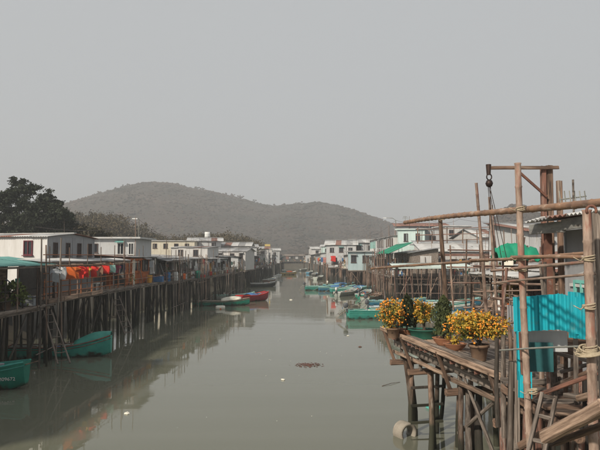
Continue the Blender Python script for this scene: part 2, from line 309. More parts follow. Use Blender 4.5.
def window(parent, o, ud, nd, wd, ht, fm='frame_white', mull=1, grille=False, sill=True, hood=True):
    """frame bars standing proud of the wall, panes set back, a sill: part > sub-parts. o = centre on the wall face"""
    o, ud, nd = Vector(o), Vector(ud), Vector(nd); up = Vector((0, 0, 1)); t = min(0.07, wd * 0.1)
    ang = math.atan2(ud.y, ud.x)
    mb = MB()
    def bar(cu, cz, du, dz, dep=0.07): mb.box((cu, -dep / 2 + 0.01, cz), (du, dep, dz))
    bar(-wd / 2 + t / 2, 0, t, ht); bar(wd / 2 - t / 2, 0, t, ht); bar(0, ht / 2 - t / 2, wd - 2 * t - .004, t); bar(0, -ht / 2 + t / 2, wd - 2 * t - .004, t)
    for k in range(mull): bar(-wd / 2 + wd * (k + 1) / (mull + 1), 0, t * 0.8, ht - 2 * t - .004)
    if grille:
        for k in range(5): bar(-wd / 2 + wd * (k + 0.7) / 5.4, 0, 0.018, ht - 2 * t - .004, 0.085)
    M = Matrix.Translation(o) @ Matrix((ud, -nd, up)).transposed().to_4x4()
    f = put(mb.mesh(fm), 'window', parent, M)
    for k in range(mull + 1):
        pw = (wd - 2 * t) / (mull + 1); cx = -wd / 2 + t + pw * (k + .5)
        MB().box((cx, -0.012, 0), (pw - 0.005, 0.012, ht - 2 * t)).build('pane', 'glass_dark', f)
    if hood and random.random() < .3: MB().add([(x, y, z) for x in (-wd / 2 - .1, wd / 2 + .1) for (y, z) in ((-.05, ht / 2 + .2), (-.42, ht / 2 + .06), (-.42, ht / 2 + .03), (-.05, ht / 2 + .17))], [(0, 1, 2, 3), (7, 6, 5, 4), (0, 4, 5, 1), (1, 5, 6, 2), (2, 6, 7, 3), (3, 7, 4, 0)]).build('hood', random.choice(['tin_grey', 'tin_white', 'teal_tin']), f)
    if hood and random.random() < .16 and ht > .6: MB().box((wd * .2, -.2, -ht / 2 - .3), (.6, .36, .4)).box((wd * .2, -.39, -ht / 2 - .3), (.5, .02, .3)).build('air_conditioner', 'frame_white', f)
    if sill: MB().box((0, -0.06, -ht / 2 - 0.03), (wd + 0.12, 0.14, 0.05)).build('sill', fm, f)
    return f
def door(parent, o, ud, nd, wd, ht, m='wood_brown', fm='frame_white'):
    o, ud, nd = Vector(o), Vector(ud), Vector(nd); M = Matrix.Translation(o) @ Matrix((ud, -nd, Vector((0, 0, 1)))).transposed().to_4x4()
    mb = MB().box((0, -0.02, ht / 2), (wd, 0.04, ht))
    for z in (0.28, 0.72): mb.box((0, -0.045, ht * z), (wd * 0.7, 0.02, ht * 0.32))
    d = put(mb.mesh(m), 'door', parent, M)
    fb = MB()
    for sx in (-1, 1): fb.box((sx * (wd / 2 + .03), -0.035, ht / 2), (0.06, 0.09, ht))
    fb.box((0, -0.035, ht + 0.035), (wd + 0.12, 0.09, 0.065)); fb.build('door_frame', fm, d)
    MB().box((wd * 0.38, -0.08, ht * 0.48), (0.03, 0.06, 0.12)).build('handle', 'black_metal', d)
    return d

# ------------------------------------------------------------------ ground, water, hills
def lerp_tab(tab, x):
    if x <= tab[0][0]: return tab[0][1]
    for (a, b), (c, d) in zip(tab, tab[1:]):
        if x <= c: return b + (d - b) * (x - a) / (c - a)
    return tab[-1][1]
LEFT_BANK = [(-60, -16), (28, -15.5), (50, -15), (71, -13), (97, -12), (275, -11), (300, -11)]
RIGHT_BANK = [(-60, 5), (10, 6.0), (22, 6.5), (30, 12), (64, 22), (72, 14), (97, 13), (275, 9), (300, 9)]
def ground_z(x, y):
    l, r = lerp_tab(LEFT_BANK, y), lerp_tab(RIGHT_BANK, y)
    d = max(l - x, x - r)
    if y > 285: d = max(d, (y - 285) * 0.5)
    z = -1.6 + 1.6 * max(0, min(1, (d + 3) / 5)) + 2.5 * max(0, min(1, (d - 2.5) / 4))
    return z + noise.noise((x * .15, y * .15, 0)) * 0.2
xs = [-1500, -900, -500, -300, -180, -110, -80, -60, -45, -36] + list(range(-30, 34, 2)) + [36, 42, 50, 60, 80, 110, 180, 300, 500, 900, 1500]
ys = [-50, -20] + list(range(0, 320, 5)) + [330, 350, 400, 500, 700, 1000, 1600]
g = MB(); g.v = [(x, y, ground_z(x, y)) for y in ys for x in xs]; nx = len(xs)
g.f = [(j * nx + i, j * nx + i + 1, (j + 1) * nx + i + 1, (j + 1) * nx + i) for j in range(len(ys) - 1) for i in range(nx - 1)]
tag(g.build('ground', 'mud', smooth=True), None, None, kind='structure')

m = bpy.data.materials.new('water'); m.use_nodes = True; n = m.node_tree.nodes; l = m.node_tree.links; b = n['Principled BSDF']
b.inputs['Base Color'].default_value = (0.132, 0.134, 0.094, 1); b.inputs['Roughness'].default_value = 0.03; b.inputs['IOR'].default_value = 1.33
tc = n.new('ShaderNodeTexCoord'); mp = n.new('ShaderNodeMapping'); mp.inputs['Scale'].default_value = (0.45, 1.0, 1)
l.new(tc.outputs['Object'], mp.inputs[0])
nz = n.new('ShaderNodeTexNoise'); nz.inputs['Scale'].default_value = 1.1; nz.inputs['Detail'].default_value = 3; nz.inputs['Roughness'].default_value = 0.5
nb = n.new('ShaderNodeTexNoise'); nb.inputs['Scale'].default_value = 0.08; nb.inputs['Detail'].default_value = 2
l.new(mp.outputs[0], nz.inputs['Vector']); l.new(mp.outputs[0], nb.inputs['Vector'])
mu = n.new('ShaderNodeMath'); mu.operation = 'MULTIPLY'; l.new(nz.outputs['Fac'], mu.inputs[0]); l.new(nb.outputs['Fac'], mu.inputs[1])
bp = n.new('ShaderNodeBump'); bp.inputs['Strength'].default_value = 0.13; bp.inputs['Distance'].default_value = 0.05
ms_ = n.new('ShaderNodeMapping'); ms_.inputs['Scale'].default_value = (0.05, 0.5, 1); l.new(tc.outputs['Object'], ms_.inputs[0])
ns_ = n.new('ShaderNodeTexNoise'); ns_.inputs['Scale'].default_value = 1.0; ns_.inputs['Detail'].default_value = 6; l.new(ms_.outputs[0], ns_.inputs['Vector'])
rs_ = n.new('ShaderNodeMapRange'); rs_.inputs[1].default_value = .45; rs_.inputs[2].default_value = .75; rs_.inputs[3].default_value = .02; rs_.inputs[4].default_value = .13; l.new(ns_.outputs['Fac'], rs_.inputs[0]); l.new(rs_.outputs[0], b.inputs['Roughness'])
cs_ = n.new('ShaderNodeMix'); cs_.data_type = 'RGBA'; l.new(rs_.outputs[0], cs_.inputs[0]); l.new(ns_.outputs['Fac'], cs_.inputs[0]); cs_.inputs[6].default_value = (0.122, 0.126, 0.088, 1); cs_.inputs[7].default_value = (0.165, 0.165, 0.128, 1); l.new(cs_.outputs[2], b.inputs['Base Color'])   # silt
l.new(mu.outputs[0], bp.inputs['Height']); l.new(bp.outputs[0], b.inputs['Normal'])
MAT['water'] = m
wt = MB().grid(lambda u, v: (-45 + 90 * u, -40 + 345 * v, 0), 2, 2).build('water', 'water'); tag(wt, None, None, kind='structure')

RIDGE = [(-400, 240), (-200, 232), (0, 222), (60, 213), (75, 207), (95, 200), (115, 192), (135, 188), (158, 184), (180, 186), (200, 190.5), (220, 194), (240, 199), (262, 205), (278, 207),
         (300, 205), (318, 205), (335, 208), (355, 214), (375, 220), (390, 226), (420, 238), (450, 250), (700, 262)]
def hill_h(x):
    px = 300 + x * FPX / 800.0
    return max(0, (256 - lerp_tab(RIDGE, px)) / FPX * 800.0)
def hill_z(x, y):
    t = max(0, 1 - abs((y - 800) / (420 if y < 800 else 380)))
    k = t * t * (3 - 2 * t)
    n1 = noise.noise((x * .009, y * .009, 3)) * 0.30 * (1 - t * .9) - abs(noise.noise((x * .014, y * .006, 5))) * 0.35 * (1 - t) + noise.noise((x * .03, y * .03, 8)) * 0.03
    return hill_h(x) * max(0, k * (1 + n1)) + (5.6 * (1 if hill_h(x) > 1 else 0)) * k - 3 * (1 - min(1, k * 20))
hm = MB(); hx = [-820 + 18 * i for i in range(90)]; hy = [385 + 22 * j for j in range(37)]
hm.v = [(x, y, hill_z(x, y)) for y in hy for x in hx]
hm.f = [(j * 90 + i, j * 90 + i + 1, (j + 1) * 90 + i + 1, (j + 1) * 90 + i) for j in range(36) for i in range(89)]
tag(hm.build('hill', 'hill_soil', smooth=True), None, None, kind='structure')
# small dark hill far behind the right bank
def hill2(x, y):
    px = 300 + x * FPX / 450
    t = max(0, 1 - abs((y - 450) / 100)); k = t * t * (3 - 2 * t)
    hh = lerp_tab([(484, 0), (492, 20), (498, 36), (505, 41.5), (514, 44.5), (524, 43), (534, 37), (545, 29), (600, 25), (680, 15), (760, 0)], px)
    return (hh * (1 + 0.08 * noise.noise((x * .04, y * .04, 5)))) * k - 3 * (1 - min(1, k * 20))
hm = MB(); hx2 = [100 + 6 * i for i in range(44)]; hy2 = [345 + 10.5 * j for j in range(21)]
hm.v = [(x, y, hill2(x, y)) for y in hy2 for x in hx2]
hm.f = [(j * 44 + i, j * 44 + i + 1, (j + 1) * 44 + i + 1, (j + 1) * 44 + i) for j in range(20) for i in range(43)]
tag(hm.build('hill', 'hill_soil', smooth=True), None, None, kind='structure')

ICO_V = []; ICO_F = []
def ico():
    t = (1 + 5 ** .5) / 2
    vs = [(-1, t, 0), (1, t, 0), (-1, -t, 0), (1, -t, 0), (0, -1, t), (0, 1, t), (0, -1, -t), (0, 1, -t), (t, 0, -1), (t, 0, 1), (-t, 0, -1), (-t, 0, 1)]
    fs = [(0, 11, 5), (0, 5, 1), (0, 1, 7), (0, 7, 10), (0, 10, 11), (1, 5, 9), (5, 11, 4), (11, 10, 2), (10, 7, 6), (7, 1, 8), (3, 9, 4), (3, 4, 2), (3, 2, 6), (3, 6, 8), (3, 8, 9), (4, 9, 5), (2, 4, 11), (6, 2, 10), (8, 6, 7), (9, 8, 1)]
    return [Vector(v).normalized() for v in vs], fs
ICO_V, ICO_F = ico()
def blob(mb, c, r, sq=0.8):
    c = Vector(c); mb.add([c + Vector((v.x * r, v.y * r, v.z * r * sq)) * random.uniform(0.7, 1.25) for v in ICO_V], ICO_F)
def leaf(mb, c, s, up=0.0):
    c = Vector(c); a = Vector((jit(1), jit(1), jit(1) + up)).normalized(); b2 = a.cross(Vector((jit(1), jit(1), jit(1)))).normalized()
    mb.add([c - a * s, c + b2 * s * 0.5, c + a * s, c - b2 * s * 0.5], [(0, 1, 2, 3)])
fo = MB()
for _ in range(26000):
    x = random.uniform(-700, 330); y = random.uniform(430, 860); z = hill_z(x, y)
    if z < 2 or y > 840: continue
    r = random.choice([.9, 1.1, 1.3, 1.6, 2.2]) * random.uniform(.8, 1.2)
    blob(fo, (x, y, z - r * random.uniform(-.15, .3)), r, random.uniform(.55, .85))
for _ in range(120):   # taller trees along the skyline
    px = random.choice([random.uniform(66, 130), random.uniform(66, 130), random.uniform(130, 400)]); x = (px - 300) / FPX * 800; y = 800 + jit(12); z = hill_z(x, y)
    hh = random.uniform(1.5, 3) if px > 135 else random.uniform(2.5, 6)
    for _k in range(5): blob(fo, (x + jit(2.5), y + jit(2), z + hh + jit(1.6)), random.uniform(.8, 1.7), .7)
    fo.tube((x, y, z - 2), (x, y, z + hh), 0.3, .15, 4)
tag(fo.build('hill_forest', 'forest'), 'grey-brown scrub forest covering the long hazy hill', 'forest', kind='stuff')
fo = MB()
for _ in range(1800):
    x = random.uniform(135, 320); y = random.uniform(380, 458); z = hill2(x, y)
    if z < 2: continue
    blob(fo, (x, y, z), random.uniform(1.0, 2.2), .8)
tag(fo.build('far_forest', 'forest'), 'dark wood on the small far hill behind the crane', 'forest', kind='stuff')
# nearer wooded slope behind the left bank
SL = [(-60, 238), (0, 226), (40, 215), (62, 212), (90, 213), (112, 217), (135, 226), (150, 234), (165, 239), (200, 237), (225, 235), (245, 239), (262, 245), (280, 251), (300, 255)]
fo = MB()
def slope_tree(x, y, top):
    nclump = 16; r = random.uniform(2.4, 4.0)
    fo.tube((x, y, 0.5), (x + jit(.5), y, top * .8), 0.22, .1, 5)
    for _k in range(nclump):
        c = Vector((x + jit(r), y + jit(r), top - random.random() ** 1.5 * (top * 0.75))); rr = random.uniform(.7, 1.5)
        for _l in range(40): leaf(fo, c + Vector((random.gauss(0, .55), random.gauss(0, .55), random.gauss(0, .45))) * rr, random.uniform(.16, .38))
for _ in range(300):
    y = random.choice([random.uniform(150, 175), random.uniform(180, 240)]); px = random.uniform(-40, 292); x = (px - 300) / FPX * y
    if x > -13: continue
    top = H_EYE + (256 - lerp_tab(SL, px)) / FPX * y * random.uniform(.72, 1.04)
    slope_tree(x, y, max(5, top))
tag(fo.build('bank_woodland', 'tree_brown'), 'brown winter woodland rising behind the roofs of the left bank', 'woodland', kind='stuff')

# ------------------------------------------------------------------ stilt houses
def stilt_house(label, x, y, L, D, zd=3.25, h=2.6, side='R', rot=0, setback=0.0, roof='shed', wall='white_wall', roofm='tin_white', rise=0.5, over=0.4,
                wins=(), doors=(), awning=None, rail=None, piles=None, pm='pile_dark', group=None, name='stilt_house', base=0.0, cat='house', fm='frame_dark', panels=1.2, extra=None, walls=True, pr=0.08, patch=0.6, junk=1.0):
    """origin: middle of the deck's water edge at water level; local x along the front, y inwards"""
    rz = {'R': -math.pi / 2, 'L': math.pi / 2, 'C': 0.0}[side] + R(rot); n = {'R': 1, 'L': -1, 'C': -1}[side]   # n: which local x end is nearer the camera
    t = thing(name, label, cat, (x, y, 0), rz, group); a = L / 2
    if base == 0:
        # deck and piles
        npx, npy = piles or (max(3, int(L / 1.3)), 3)
        for i in range(npx):
            for j in range(npy):
                yy = 0.12 + (min(D, 7) - 0.4) * j / max(1, npy - 1) if npy > 1 else 0.1; xx = max(-a + .1, min(a - .1, -a + 0.15 + (L - 0.3) * i / max(1, npx - 1) + jit(0.34)))
                if random.random() < .14: continue
                pole('pile', t, (xx + random.gauss(0, .2), yy + jit(.25), -1.6), (xx, yy + jit(.05), zd - 0.22), pr * random.uniform(.6, 1.35), pm)
        for j in range(2): plank('bearer', t, (-a, 0.12 + 2.4 * j, zd - 0.2), (a, 0.12 + 2.4 * j + jit(.05), zd - 0.2), 0.12, 0.16, 'wood_grey')
        for i in range(max(1, npx // 3)):
            xx = -a + random.uniform(.1, .7) * L; s_ = random.choice([-1, 1]); pole('brace', t, (xx, 0.0, random.uniform(.4, 1)), (max(-a, min(a, xx + s_ * 1.6)), 0.0, zd - .3), 0.05, pm)
        MB().box((0, D / 2, zd - 0.06), (L, D, 0.10)).build('deck', 'wood_grey', t)
        plank('edge_board', t, (-a, -0.035, zd - 0.05), (a, -0.035, zd - 0.05), 0.05, 0.16, 'wood_grey')
    z0 = zd + base
    if walls:
        MB().box((0, (setback + D) / 2, z0 + h / 2), (L - 0.1, D - setback, h)).build('wall', wall, t)
        nbt = max(1, int(L / 1.25))
        for k in range(nbt + 1):
            xx = -a + 0.1 + (L - .2) * k / nbt
            MB().box((xx, setback - 0.015, z0 + h / 2), (0.05, 0.03, h - .02)).build('batten', wall, t)
    o = over
    if roof == 'shed':    # falls towards the water
        tin('roof_sheet', t, (-a - o, setback - o, z0 + h + 0.05), (a + o, setback - o, z0 + h + 0.05), (-a - o, D + .2, z0 + h + 0.05 + rise), roofm, panels=panels)
        MB().add([(sx, yy, zz) for sx in (-a + .05, a - .05) for (yy, zz) in ((setback, z0 + h), (D, z0 + h), (D, z0 + h + rise * .93), (setback, z0 + h + .03))],
                 [(0, 1, 2, 3), (7, 6, 5, 4), (0, 4, 5, 1), (1, 5, 6, 2), (2, 6, 7, 3), (3, 7, 4, 0)]).build('gable', wall if walls else 'wood_grey', t)
    elif roof == 'flat':
        MB().box((0, (setback + D) / 2, z0 + h + 0.08), (L + 2 * o, D - setback + 2 * o, 0.14)).build('roof', roofm, t)
    elif roof == 'gx':    # ridge parallel to the front
        ym = (setback + D) / 2; zr = z0 + h + rise
        tin('roof_sheet', t, (-a - o, setback - o, z0 + h - .02), (a + o, setback - o, z0 + h - .02), (-a - o, ym, zr + .05), roofm, panels=panels)
        tin('roof_sheet', t, (-a - o, D + o, z0 + h - .02), (a + o, D + o, z0 + h - .02), (-a - o, ym, zr + .05), roofm, panels=panels)
        MB().add([(sx, yy, zz) for sx in (-a + .05, a - .05) for (yy, zz) in ((setback, z0 + h - .01), (D, z0 + h - .01), (ym, zr))], [(0, 1, 2), (5, 4, 3), (0, 3, 4, 1), (1, 4, 5, 2), (2, 5, 3, 0)]).build('gable', wall, t)
        MB().beam((-a - o, ym, zr + .09), (a + o, ym, zr + .09), 0.3, 0.05).build('ridge_cap', roofm, t)
    elif roof == 'gy':    # gable towards the water
        zr = z0 + h + rise
        tin('roof_sheet', t, (-a - o, setback - o, z0 + h - .02), (-a - o, D + o, z0 + h - .02), (0, setback - o, zr + .05), roofm, panels=panels)
        tin('roof_sheet', t, (a + o, setback - o, z0 + h - .02), (a + o, D + o, z0 + h - .02), (0, setback - o, zr + .05), roofm, panels=panels)
        MB().add([(xx, yy, zz) for yy in (setback + .02, D - .02) for (xx, zz) in ((-a + .05, z0 + h - .01), (a - .05, z0 + h - .01), (0, zr))], [(0, 1, 2), (5, 4, 3), (0, 3, 4, 1), (1, 4, 5, 2), (2, 5, 3, 0)]).build('gable', wall, t)
        MB().beam((0, setback - o, zr + .09), (0, D + o, zr + .09), 0.3, 0.05).build('ridge_cap', roofm, t)
    for wn in wins:
        face, u, z, ww, wh = wn[:5]; f_ = wn[5] if len(wn) > 5 else fm
        if face == 'f': window(t, (u, setback + 0.0, z0 + z), (1, 0, 0), (0, -1, 0), ww, wh, f_, hood=patch > 0)
        elif face == 'n': window(t, (n * (a - 0.05), u, z0 + z), (0, n, 0), (n, 0, 0), ww, wh, f_)
    for dr in doors:
        face, u, ww, wh, dm = dr
        if face == 'f': door(t, (u, setback, z0 + .01), (1, 0, 0), (0, -1, 0), ww, wh, dm)
        else: door(t, (n * (a - .05), u, z0 + .01), (0, n, 0), (n, 0, 0), ww, wh, dm)
    if awning:   # (y out, y in, z out, z in, material, posts)
        yo, yi, zo, zi, am, npst = awning
        tin('awning_sheet', t, (-a, yo, z0 + zo), (a, yo, z0 + zo), (-a, yi, z0 + zi), am, panels=panels)
        plank('awning_beam', t, (-a, yo + .06, z0 + zo - .09), (a, yo + .06, z0 + zo - .09), .07, .1, 'wood_grey')
        for i in range(npst):
            xx = -a + 0.1 + (L - .2) * i / max(1, npst - 1); pole('post', t, (xx, yo + .08 + jit(.04), z0 - .1), (xx + jit(.08), yo + .1, z0 + zo - .08), 0.045, 'pile_brown')
    if rail:     # (height, bars, material)
        rh, nb_, rm = rail; nn = max(2, int(L / 1.5))
        for i in range(nn + 1): pole('railing_post', t, (-a + .08 + (L - .16) * i / nn, .08, z0 - .1), (-a + .08 + (L - .16) * i / nn + jit(.05), .08, z0 + rh + random.uniform(0, .4)), 0.035, rm)
        for k in range(nb_): pole('rail', t, (-a, .06 + jit(.03), z0 + rh * (k + 1) / nb_ + jit(.05)), (a, .06 + jit(.03), z0 + rh * (k + 1) / nb_ + jit(.05)), 0.028, rm)
    if walls and patch:     # mended cladding: odd panels nailed over the wall
        pals = ['tin_grey', 'wood_grey', 'tin_rust', 'pale_grey_wall', 'white_wall', 'mint_tin', 'wood_brown', 'teal_wall', 'tin_white', 'wood_pale', 'dark_wall']
        taken = {'f': [(wn[1], wn[2], wn[3], wn[4]) for wn in wins if wn[0] == 'f'] + [(d_[1], d_[3] / 2, d_[2], d_[3]) for d_ in doors if d_[0] == 'f'], 'n': [(wn[1], wn[2], wn[3], wn[4]) for wn in wins if wn[0] == 'n'] + [(d_[1], d_[3] / 2, d_[2], d_[3]) for d_ in doors if d_[0] == 'n']}
        for face, lo, hi, cnt in (('f', -a + .1, a - .1, int(L * patch * 1.1)), ('n', setback + .1, D - .1, int((D - setback) * patch * .6))):
            for k in range(cnt):
                pw, ph = min(random.uniform(.4, 1.5), (hi - lo) * .9), random.uniform(.4, min(1.6, h * .6)); u = random.uniform(lo + pw / 2, hi - pw / 2); z = random.uniform(ph / 2 + .02, h - ph / 2 - .05)
                if any(abs(u - q[0]) < (pw + q[2]) / 2 + .1 and abs(z - q[1]) < (ph + q[3]) / 2 + .1 for q in taken[face]): continue
                taken[face].append((u, z, pw, ph)); c_ = (u, setback - .045, z0 + z) if face == 'f' else (n * (a - .05 + .02), u, z0 + z)
                MB().box(c_, (pw, .03, ph) if face == 'f' else (.03, pw, ph)).build('wall_patch', random.choice(pals), t)
    if roof == 'shed' and junk:
        for k in range(int(L / 2.5)):
            u, v = random.uniform(-a, a), random.uniform(.1, .6); yy = setback + (D - setback) * v; zz = z0 + h + .13 + rise * (v + o / D)
            plank('roof_board', t, (u, yy, zz), (max(-a, min(a, u + random.uniform(-2, 2))), yy + jit(.3), zz + .02), .14, .04, random.choice(['wood_grey', 'wood_pale', 'wood_brown']))
    if junk:
        for k in range(random.choice([1, 2, 2, 3])):
            u = random.uniform(-a, a); pole('roof_pole', t, (u, setback - .1, z0 + h * .5), (u + jit(.15), setback - .12, z0 + h + random.uniform(.6, 2.2)), .03, random.choice(['wood_grey', 'pile_brown', 'bamboo']))
    if junk and setback >= .6 and base == 0:     # household jumble on the deck
        ms = ['cloth_red', 'cloth_blue', 'paint_white', 'wood_brown', 'wood_pale', 'cloth_grey', 'hull_green', 'terracotta', 'cloth_yellow', 'dark_wall', 'foam', 'leaf_green']; mb = MB()
        for k in range(int(L * 3.2 * junk)):
            mb.cur = random.choice([0, 1, 2, 2, 3, 3, 3, 4, 4, 5, 5, 6, 7, 8, 9, 9, 10, 10, 11, 11]); u = random.uniform(-a + .3, a - .3); yy = random.uniform(.25, setback - .15); q = random.random()
            if q < .35: d_ = random.uniform(.2, .6); mb.box((u, yy, zd + d_ * .4 + .02 + (random.random() < .3) * .4), (d_, random.uniform(.2, .5), d_ * .8), jit(.5))
            elif q < .55: mb.lathe([(.01, 0), (random.uniform(.12, .28), .02), (.26, random.uniform(.3, .7)), (.01, .5)], (u, yy, zd), 9)
            elif q < .8: mb.beam((u, yy, zd), (u + jit(.7), setback - .08, zd + random.uniform(1, 2.1)), random.uniform(.05, .25), .03)
            elif mb.cur == 11:
                for _q in range(40): leaf(mb, (u + random.gauss(0, .2), yy + random.gauss(0, .12), zd + .5 + random.gauss(0, .2)), .1)
            else: hh_ = random.uniform(.3, .8); mb.box((u, yy, zd + random.uniform(1.2, 1.9)), (random.uniform(.25, .6), .04, hh_), jit(.6))
        jo = mb.build('deck_jumble', ms, t); jo['kind'] = 'stuff'
    if extra: extra(t, a)
    return t

# ---- left bank, from the near end to the far end
stilt_house('tall pale house just outside the left edge, seen mirrored in the water', -14.6, 15.5, 13, 9, 3.1, 5.2, 'L', -1, setback=1.0, roof='shed', wall='pale_grey_wall', roofm='tin_grey', rise=.6, rail=(.95, 2, 'pile_dark'), piles=(10, 3), wins=[('f', u, 3.8, 1.0, 1.0) for u in (-4, 0, 4)])
def porch_extra(t, a):
    z = 3.05
    for u in (-3.4, -2.2, -1.0, 1.2, 2.6): MB().box((u, 2.56, z + 1.1), (0.9, 0.03, 1.9)).build('wall_panel', 'pale_grey_wall', t)
stilt_house('dark timber porch under a teal tin awning, left edge of the photo', -13.4, 28.0, 8.4, 6, 3.05, 2.3, 'L', -1, setback=2.6, roof='flat', wall='dark_wall', roofm='tin_grey', over=0,
            awning=(-0.1, 2.6, 2.08, 2.5, 'teal_tin', 5), rail=(0.95, 2, 'pile_dark'), piles=(8, 3), extra=porch_extra, pr=.1, wins=(('f', 3.3, 1.3, .9, 1.0),))
FR = 5.35
stilt_house('white house with a low gable coloured as shaded, four narrow windows', -14.87, 38.6, FR, 11, 3.24, 3.56, 'L', -11.5, roof='gy', wall='grey_wall', roofm='tin_white', rise=.2, over=.18, piles=(4, 3), patch=0, junk=0,  # house is white; its gable wall is coloured grey to hold the shade
            wins=[('f', -FR / 2 + FR * k, 2.78, .42, .84) for k in (.15, .4, .64, .88)],
            extra=lambda t, a: (MB().box((-a + .03, 5.5, 3.3 + 1.75), (.05, 10.98, 3.46)).build('side_wall', 'bright_white_wall', t),
                                window(t, (-a, 1.3, 6.1), (0, -1, 0), (-1, 0, 0), .62, .9, 'frame_maroon', hood=False), window(t, (-a, 3.65, 6.05), (0, -1, 0), (-1, 0, 0), .62, .9, 'frame_maroon', hood=False),
                                window(t, (-a, 6.2, 6.0), (0, -1, 0), (-1, 0, 0), .62, .9, 'frame_maroon', hood=False)))
def terrace_extra(t, a):
    z = 3.3
    for u in (-6.6, -4.2, -1.6, 0.6, 3.1, 5.2): pole('scaffold_pole', t, (u, .02, z - .2), (u + jit(.1), .05, z + 2.6 + random.uniform(0, 1.0)), .03, 'pile_brown')
    for zz in (1.35, 1.75, 2.35): pole('scaffold_pole', t, (-a, .12, z + zz + jit(.1)), (a, .1, z + zz + jit(.1)), .024, 'rail_orange')
    MB().box((1.0, 2.3, z + 1.05), (13, .05, 2.1)).build('back_wall', 'dark_wall', t)
    for k in range(4): plank('apron_board', t, (-a + .2 + k * 1.9, -.12, z - .1 + .02 * k), (-a + 2.05 + k * 1.9, -.1, z - .08 + .02 * k), .06, .24, 'wood_pale')
    for i in range(11): plank('deck_plank', t, (-a, .1 + i * .2, z + .01), (a, .1 + i * .2, z + .01), .19, .035, 'wood_pale')
stilt_house('open stilt terrace with white tin awning where washing hangs', -13.05, 38.2, 14.4, 5, 3.3, 2.1, 'L', -2.4, roof=None, walls=False, awning=(0.25, 1.5, 1.98, 2.12, 'tin_white', 7),
            rail=(0.95, 3, 'rail_orange'), piles=(14, 3), name='stilt_terrace', cat='terrace', extra=terrace_extra, pr=.09)
stilt_house('flat white-roofed house behind the washing terrace, beside the shaded gable', -16.2, 50, 4.8, 5, 3.3, 3.75, 'C', 0, patch=.3, roof='flat', wall='pale_grey_wall', roofm='tin_white', over=.35,
            wins=(('f', -1.3, 2.95, .8, .8), ('f', 1.0, 2.9, .6, 1.0, 'frame_white'), ('f', 1.9, 2.9, .45, 1.0, 'frame_white')), piles=(3, 2))
def orange_extra(t, a):
    z = 3.3; y = .75
    for u in (-4.2, -3.1, -2.7, -.3, 1.7): MB().box((u, y, z + 1.05), (.12, .1, 2.1)).build('frame_post', 'orange_paint', t)
    for zz in (.1, .95, 2.03): MB().box((-1.2, y - .003, z + zz), (6.1, .09, .12)).build('frame_beam', 'orange_paint', t)
    MB().box((-1.2, y + .02, z + .52), (2.2, .05, .72)).build('panel', 'orange_paint', t); MB().box((.8, y + .02, z + .52), (1.6, .05, .72)).build('panel', 'orange_paint', t)
    MB().box((3.0, y + .03, z + 1.3), (1.3, .04, 1.2)).build('panel', 'white_wall', t)
stilt_house('porch with orange painted door and window frame', -12.6, 50.0, 8.8, 5, 3.3, 2.15, 'L', -3, setback=.8, junk=.45, patch=.2, wall='dark_wall', roofm='tin_white', rise=.25, over=.3, rail=(.5, 1, 'wood_red'),
            wins=(('f', -1.2, 1.5, 2.1, .95, 'orange_paint'), ('f', .85, 1.5, 1.5, .95, 'frame_dark')), doors=(('f', -3.65, .8, 1.95, 'orange_paint'), ('n', 2.0, .8, 1.9, 'orange_paint')), piles=(10, 3), extra=orange_extra)
stilt_house('cluttered grey shed with rusty fence next after the orange porch', -11.9, 58.9, 8.6, 5, 3.2, 2.1, 'L', -4, setback=1.2, wall='dark_wall', roofm='tin_grey', rise=.4, rail=(1.0, 3, 'wood_red'),
            wins=(('f', -2, 1.4, 1.0, .8), ('f', 1.5, 1.4, .8, .8, 'frame_white')), piles=(10, 3), awning=(.1, 1.2, 1.95, 2.1, 'tin_grey', 4))
stilt_house('pale blue-grey hut with open dark front above the green sampan', -11.2, 67.4, 7.8, 6, 3.1, 2.1, 'L', -7, setback=1.6, wall='pale_grey_wall', roofm='tin_grey', rise=.5, rail=(.9, 2, 'pile_brown'),
            wins=(('f', -1.5, 1.3, 1.2, .9), ('f', 1.6, 1.3, .9, .9)), doors=(('f', 0.1, .8, 1.9, 'dark_wall'),), piles=(8, 3))
stilt_house('white two-window house standing behind the row, under the cream block', -15.0, 80, 5.2, 6, 3.2, 3.5, 'C', -6, roof='shed', wall='white_wall', roofm='tin_white', rise=.25, over=.2,
            wins=(('f', -1.2, 2.8, .7, .9), ('f', .9, 2.8, .7, .9)), piles=(3, 2))
stilt_house('grey front shed with low tin roof and four small windows', -10.3, 77.4, 10.5, 6, 3.2, 2.0, 'L', -4, setback=.6, wall='grey_wall', roofm='tin_white', rise=.3,
            wins=[('f', u, 1.3, .7, .7) for u in (-3.5, -1.2, 1.2, 3.4)], rail=(.8, 2, 'wood_grey'), piles=(10, 3))
stilt_house('long cream building with flat roof below the brown slope', -24.5, 112, 9, 8, 3.2, 5.2, 'C', 4, patch=0, roof='flat', wall='cream_wall', roofm='tin_white', over=.25, wins=[('f', u, 4.3, .8, .9) for u in (-3, -1, 1, 3)], piles=(3, 2))
stilt_house('grey house with roof drum and aerial behind the white houses', -19.0, 118, 6.5, 7, 3.2, 5.4, 'C', 8, roof='gx', wall='pale_grey_wall', roofm='tin_white', rise=.7, wins=[('f', u, 4.6, .8, .9) for u in (-1.7, 1.7)], piles=(3, 2))
stilt_house('white shuttered house with pitched roof, end wall facing downstream', -12.2, 101, 6.0, 7, 3.2, 3.2, 'C', -8, roof='gx', wall='white_wall', roofm='tin_grey', rise=.5, over=.25,
            wins=(('f', -1.6, 2.4, .8, .9), ('f', .6, 2.4, .8, .9), ('f', 2.2, 2.4, .6, .9)), piles=(4, 3))
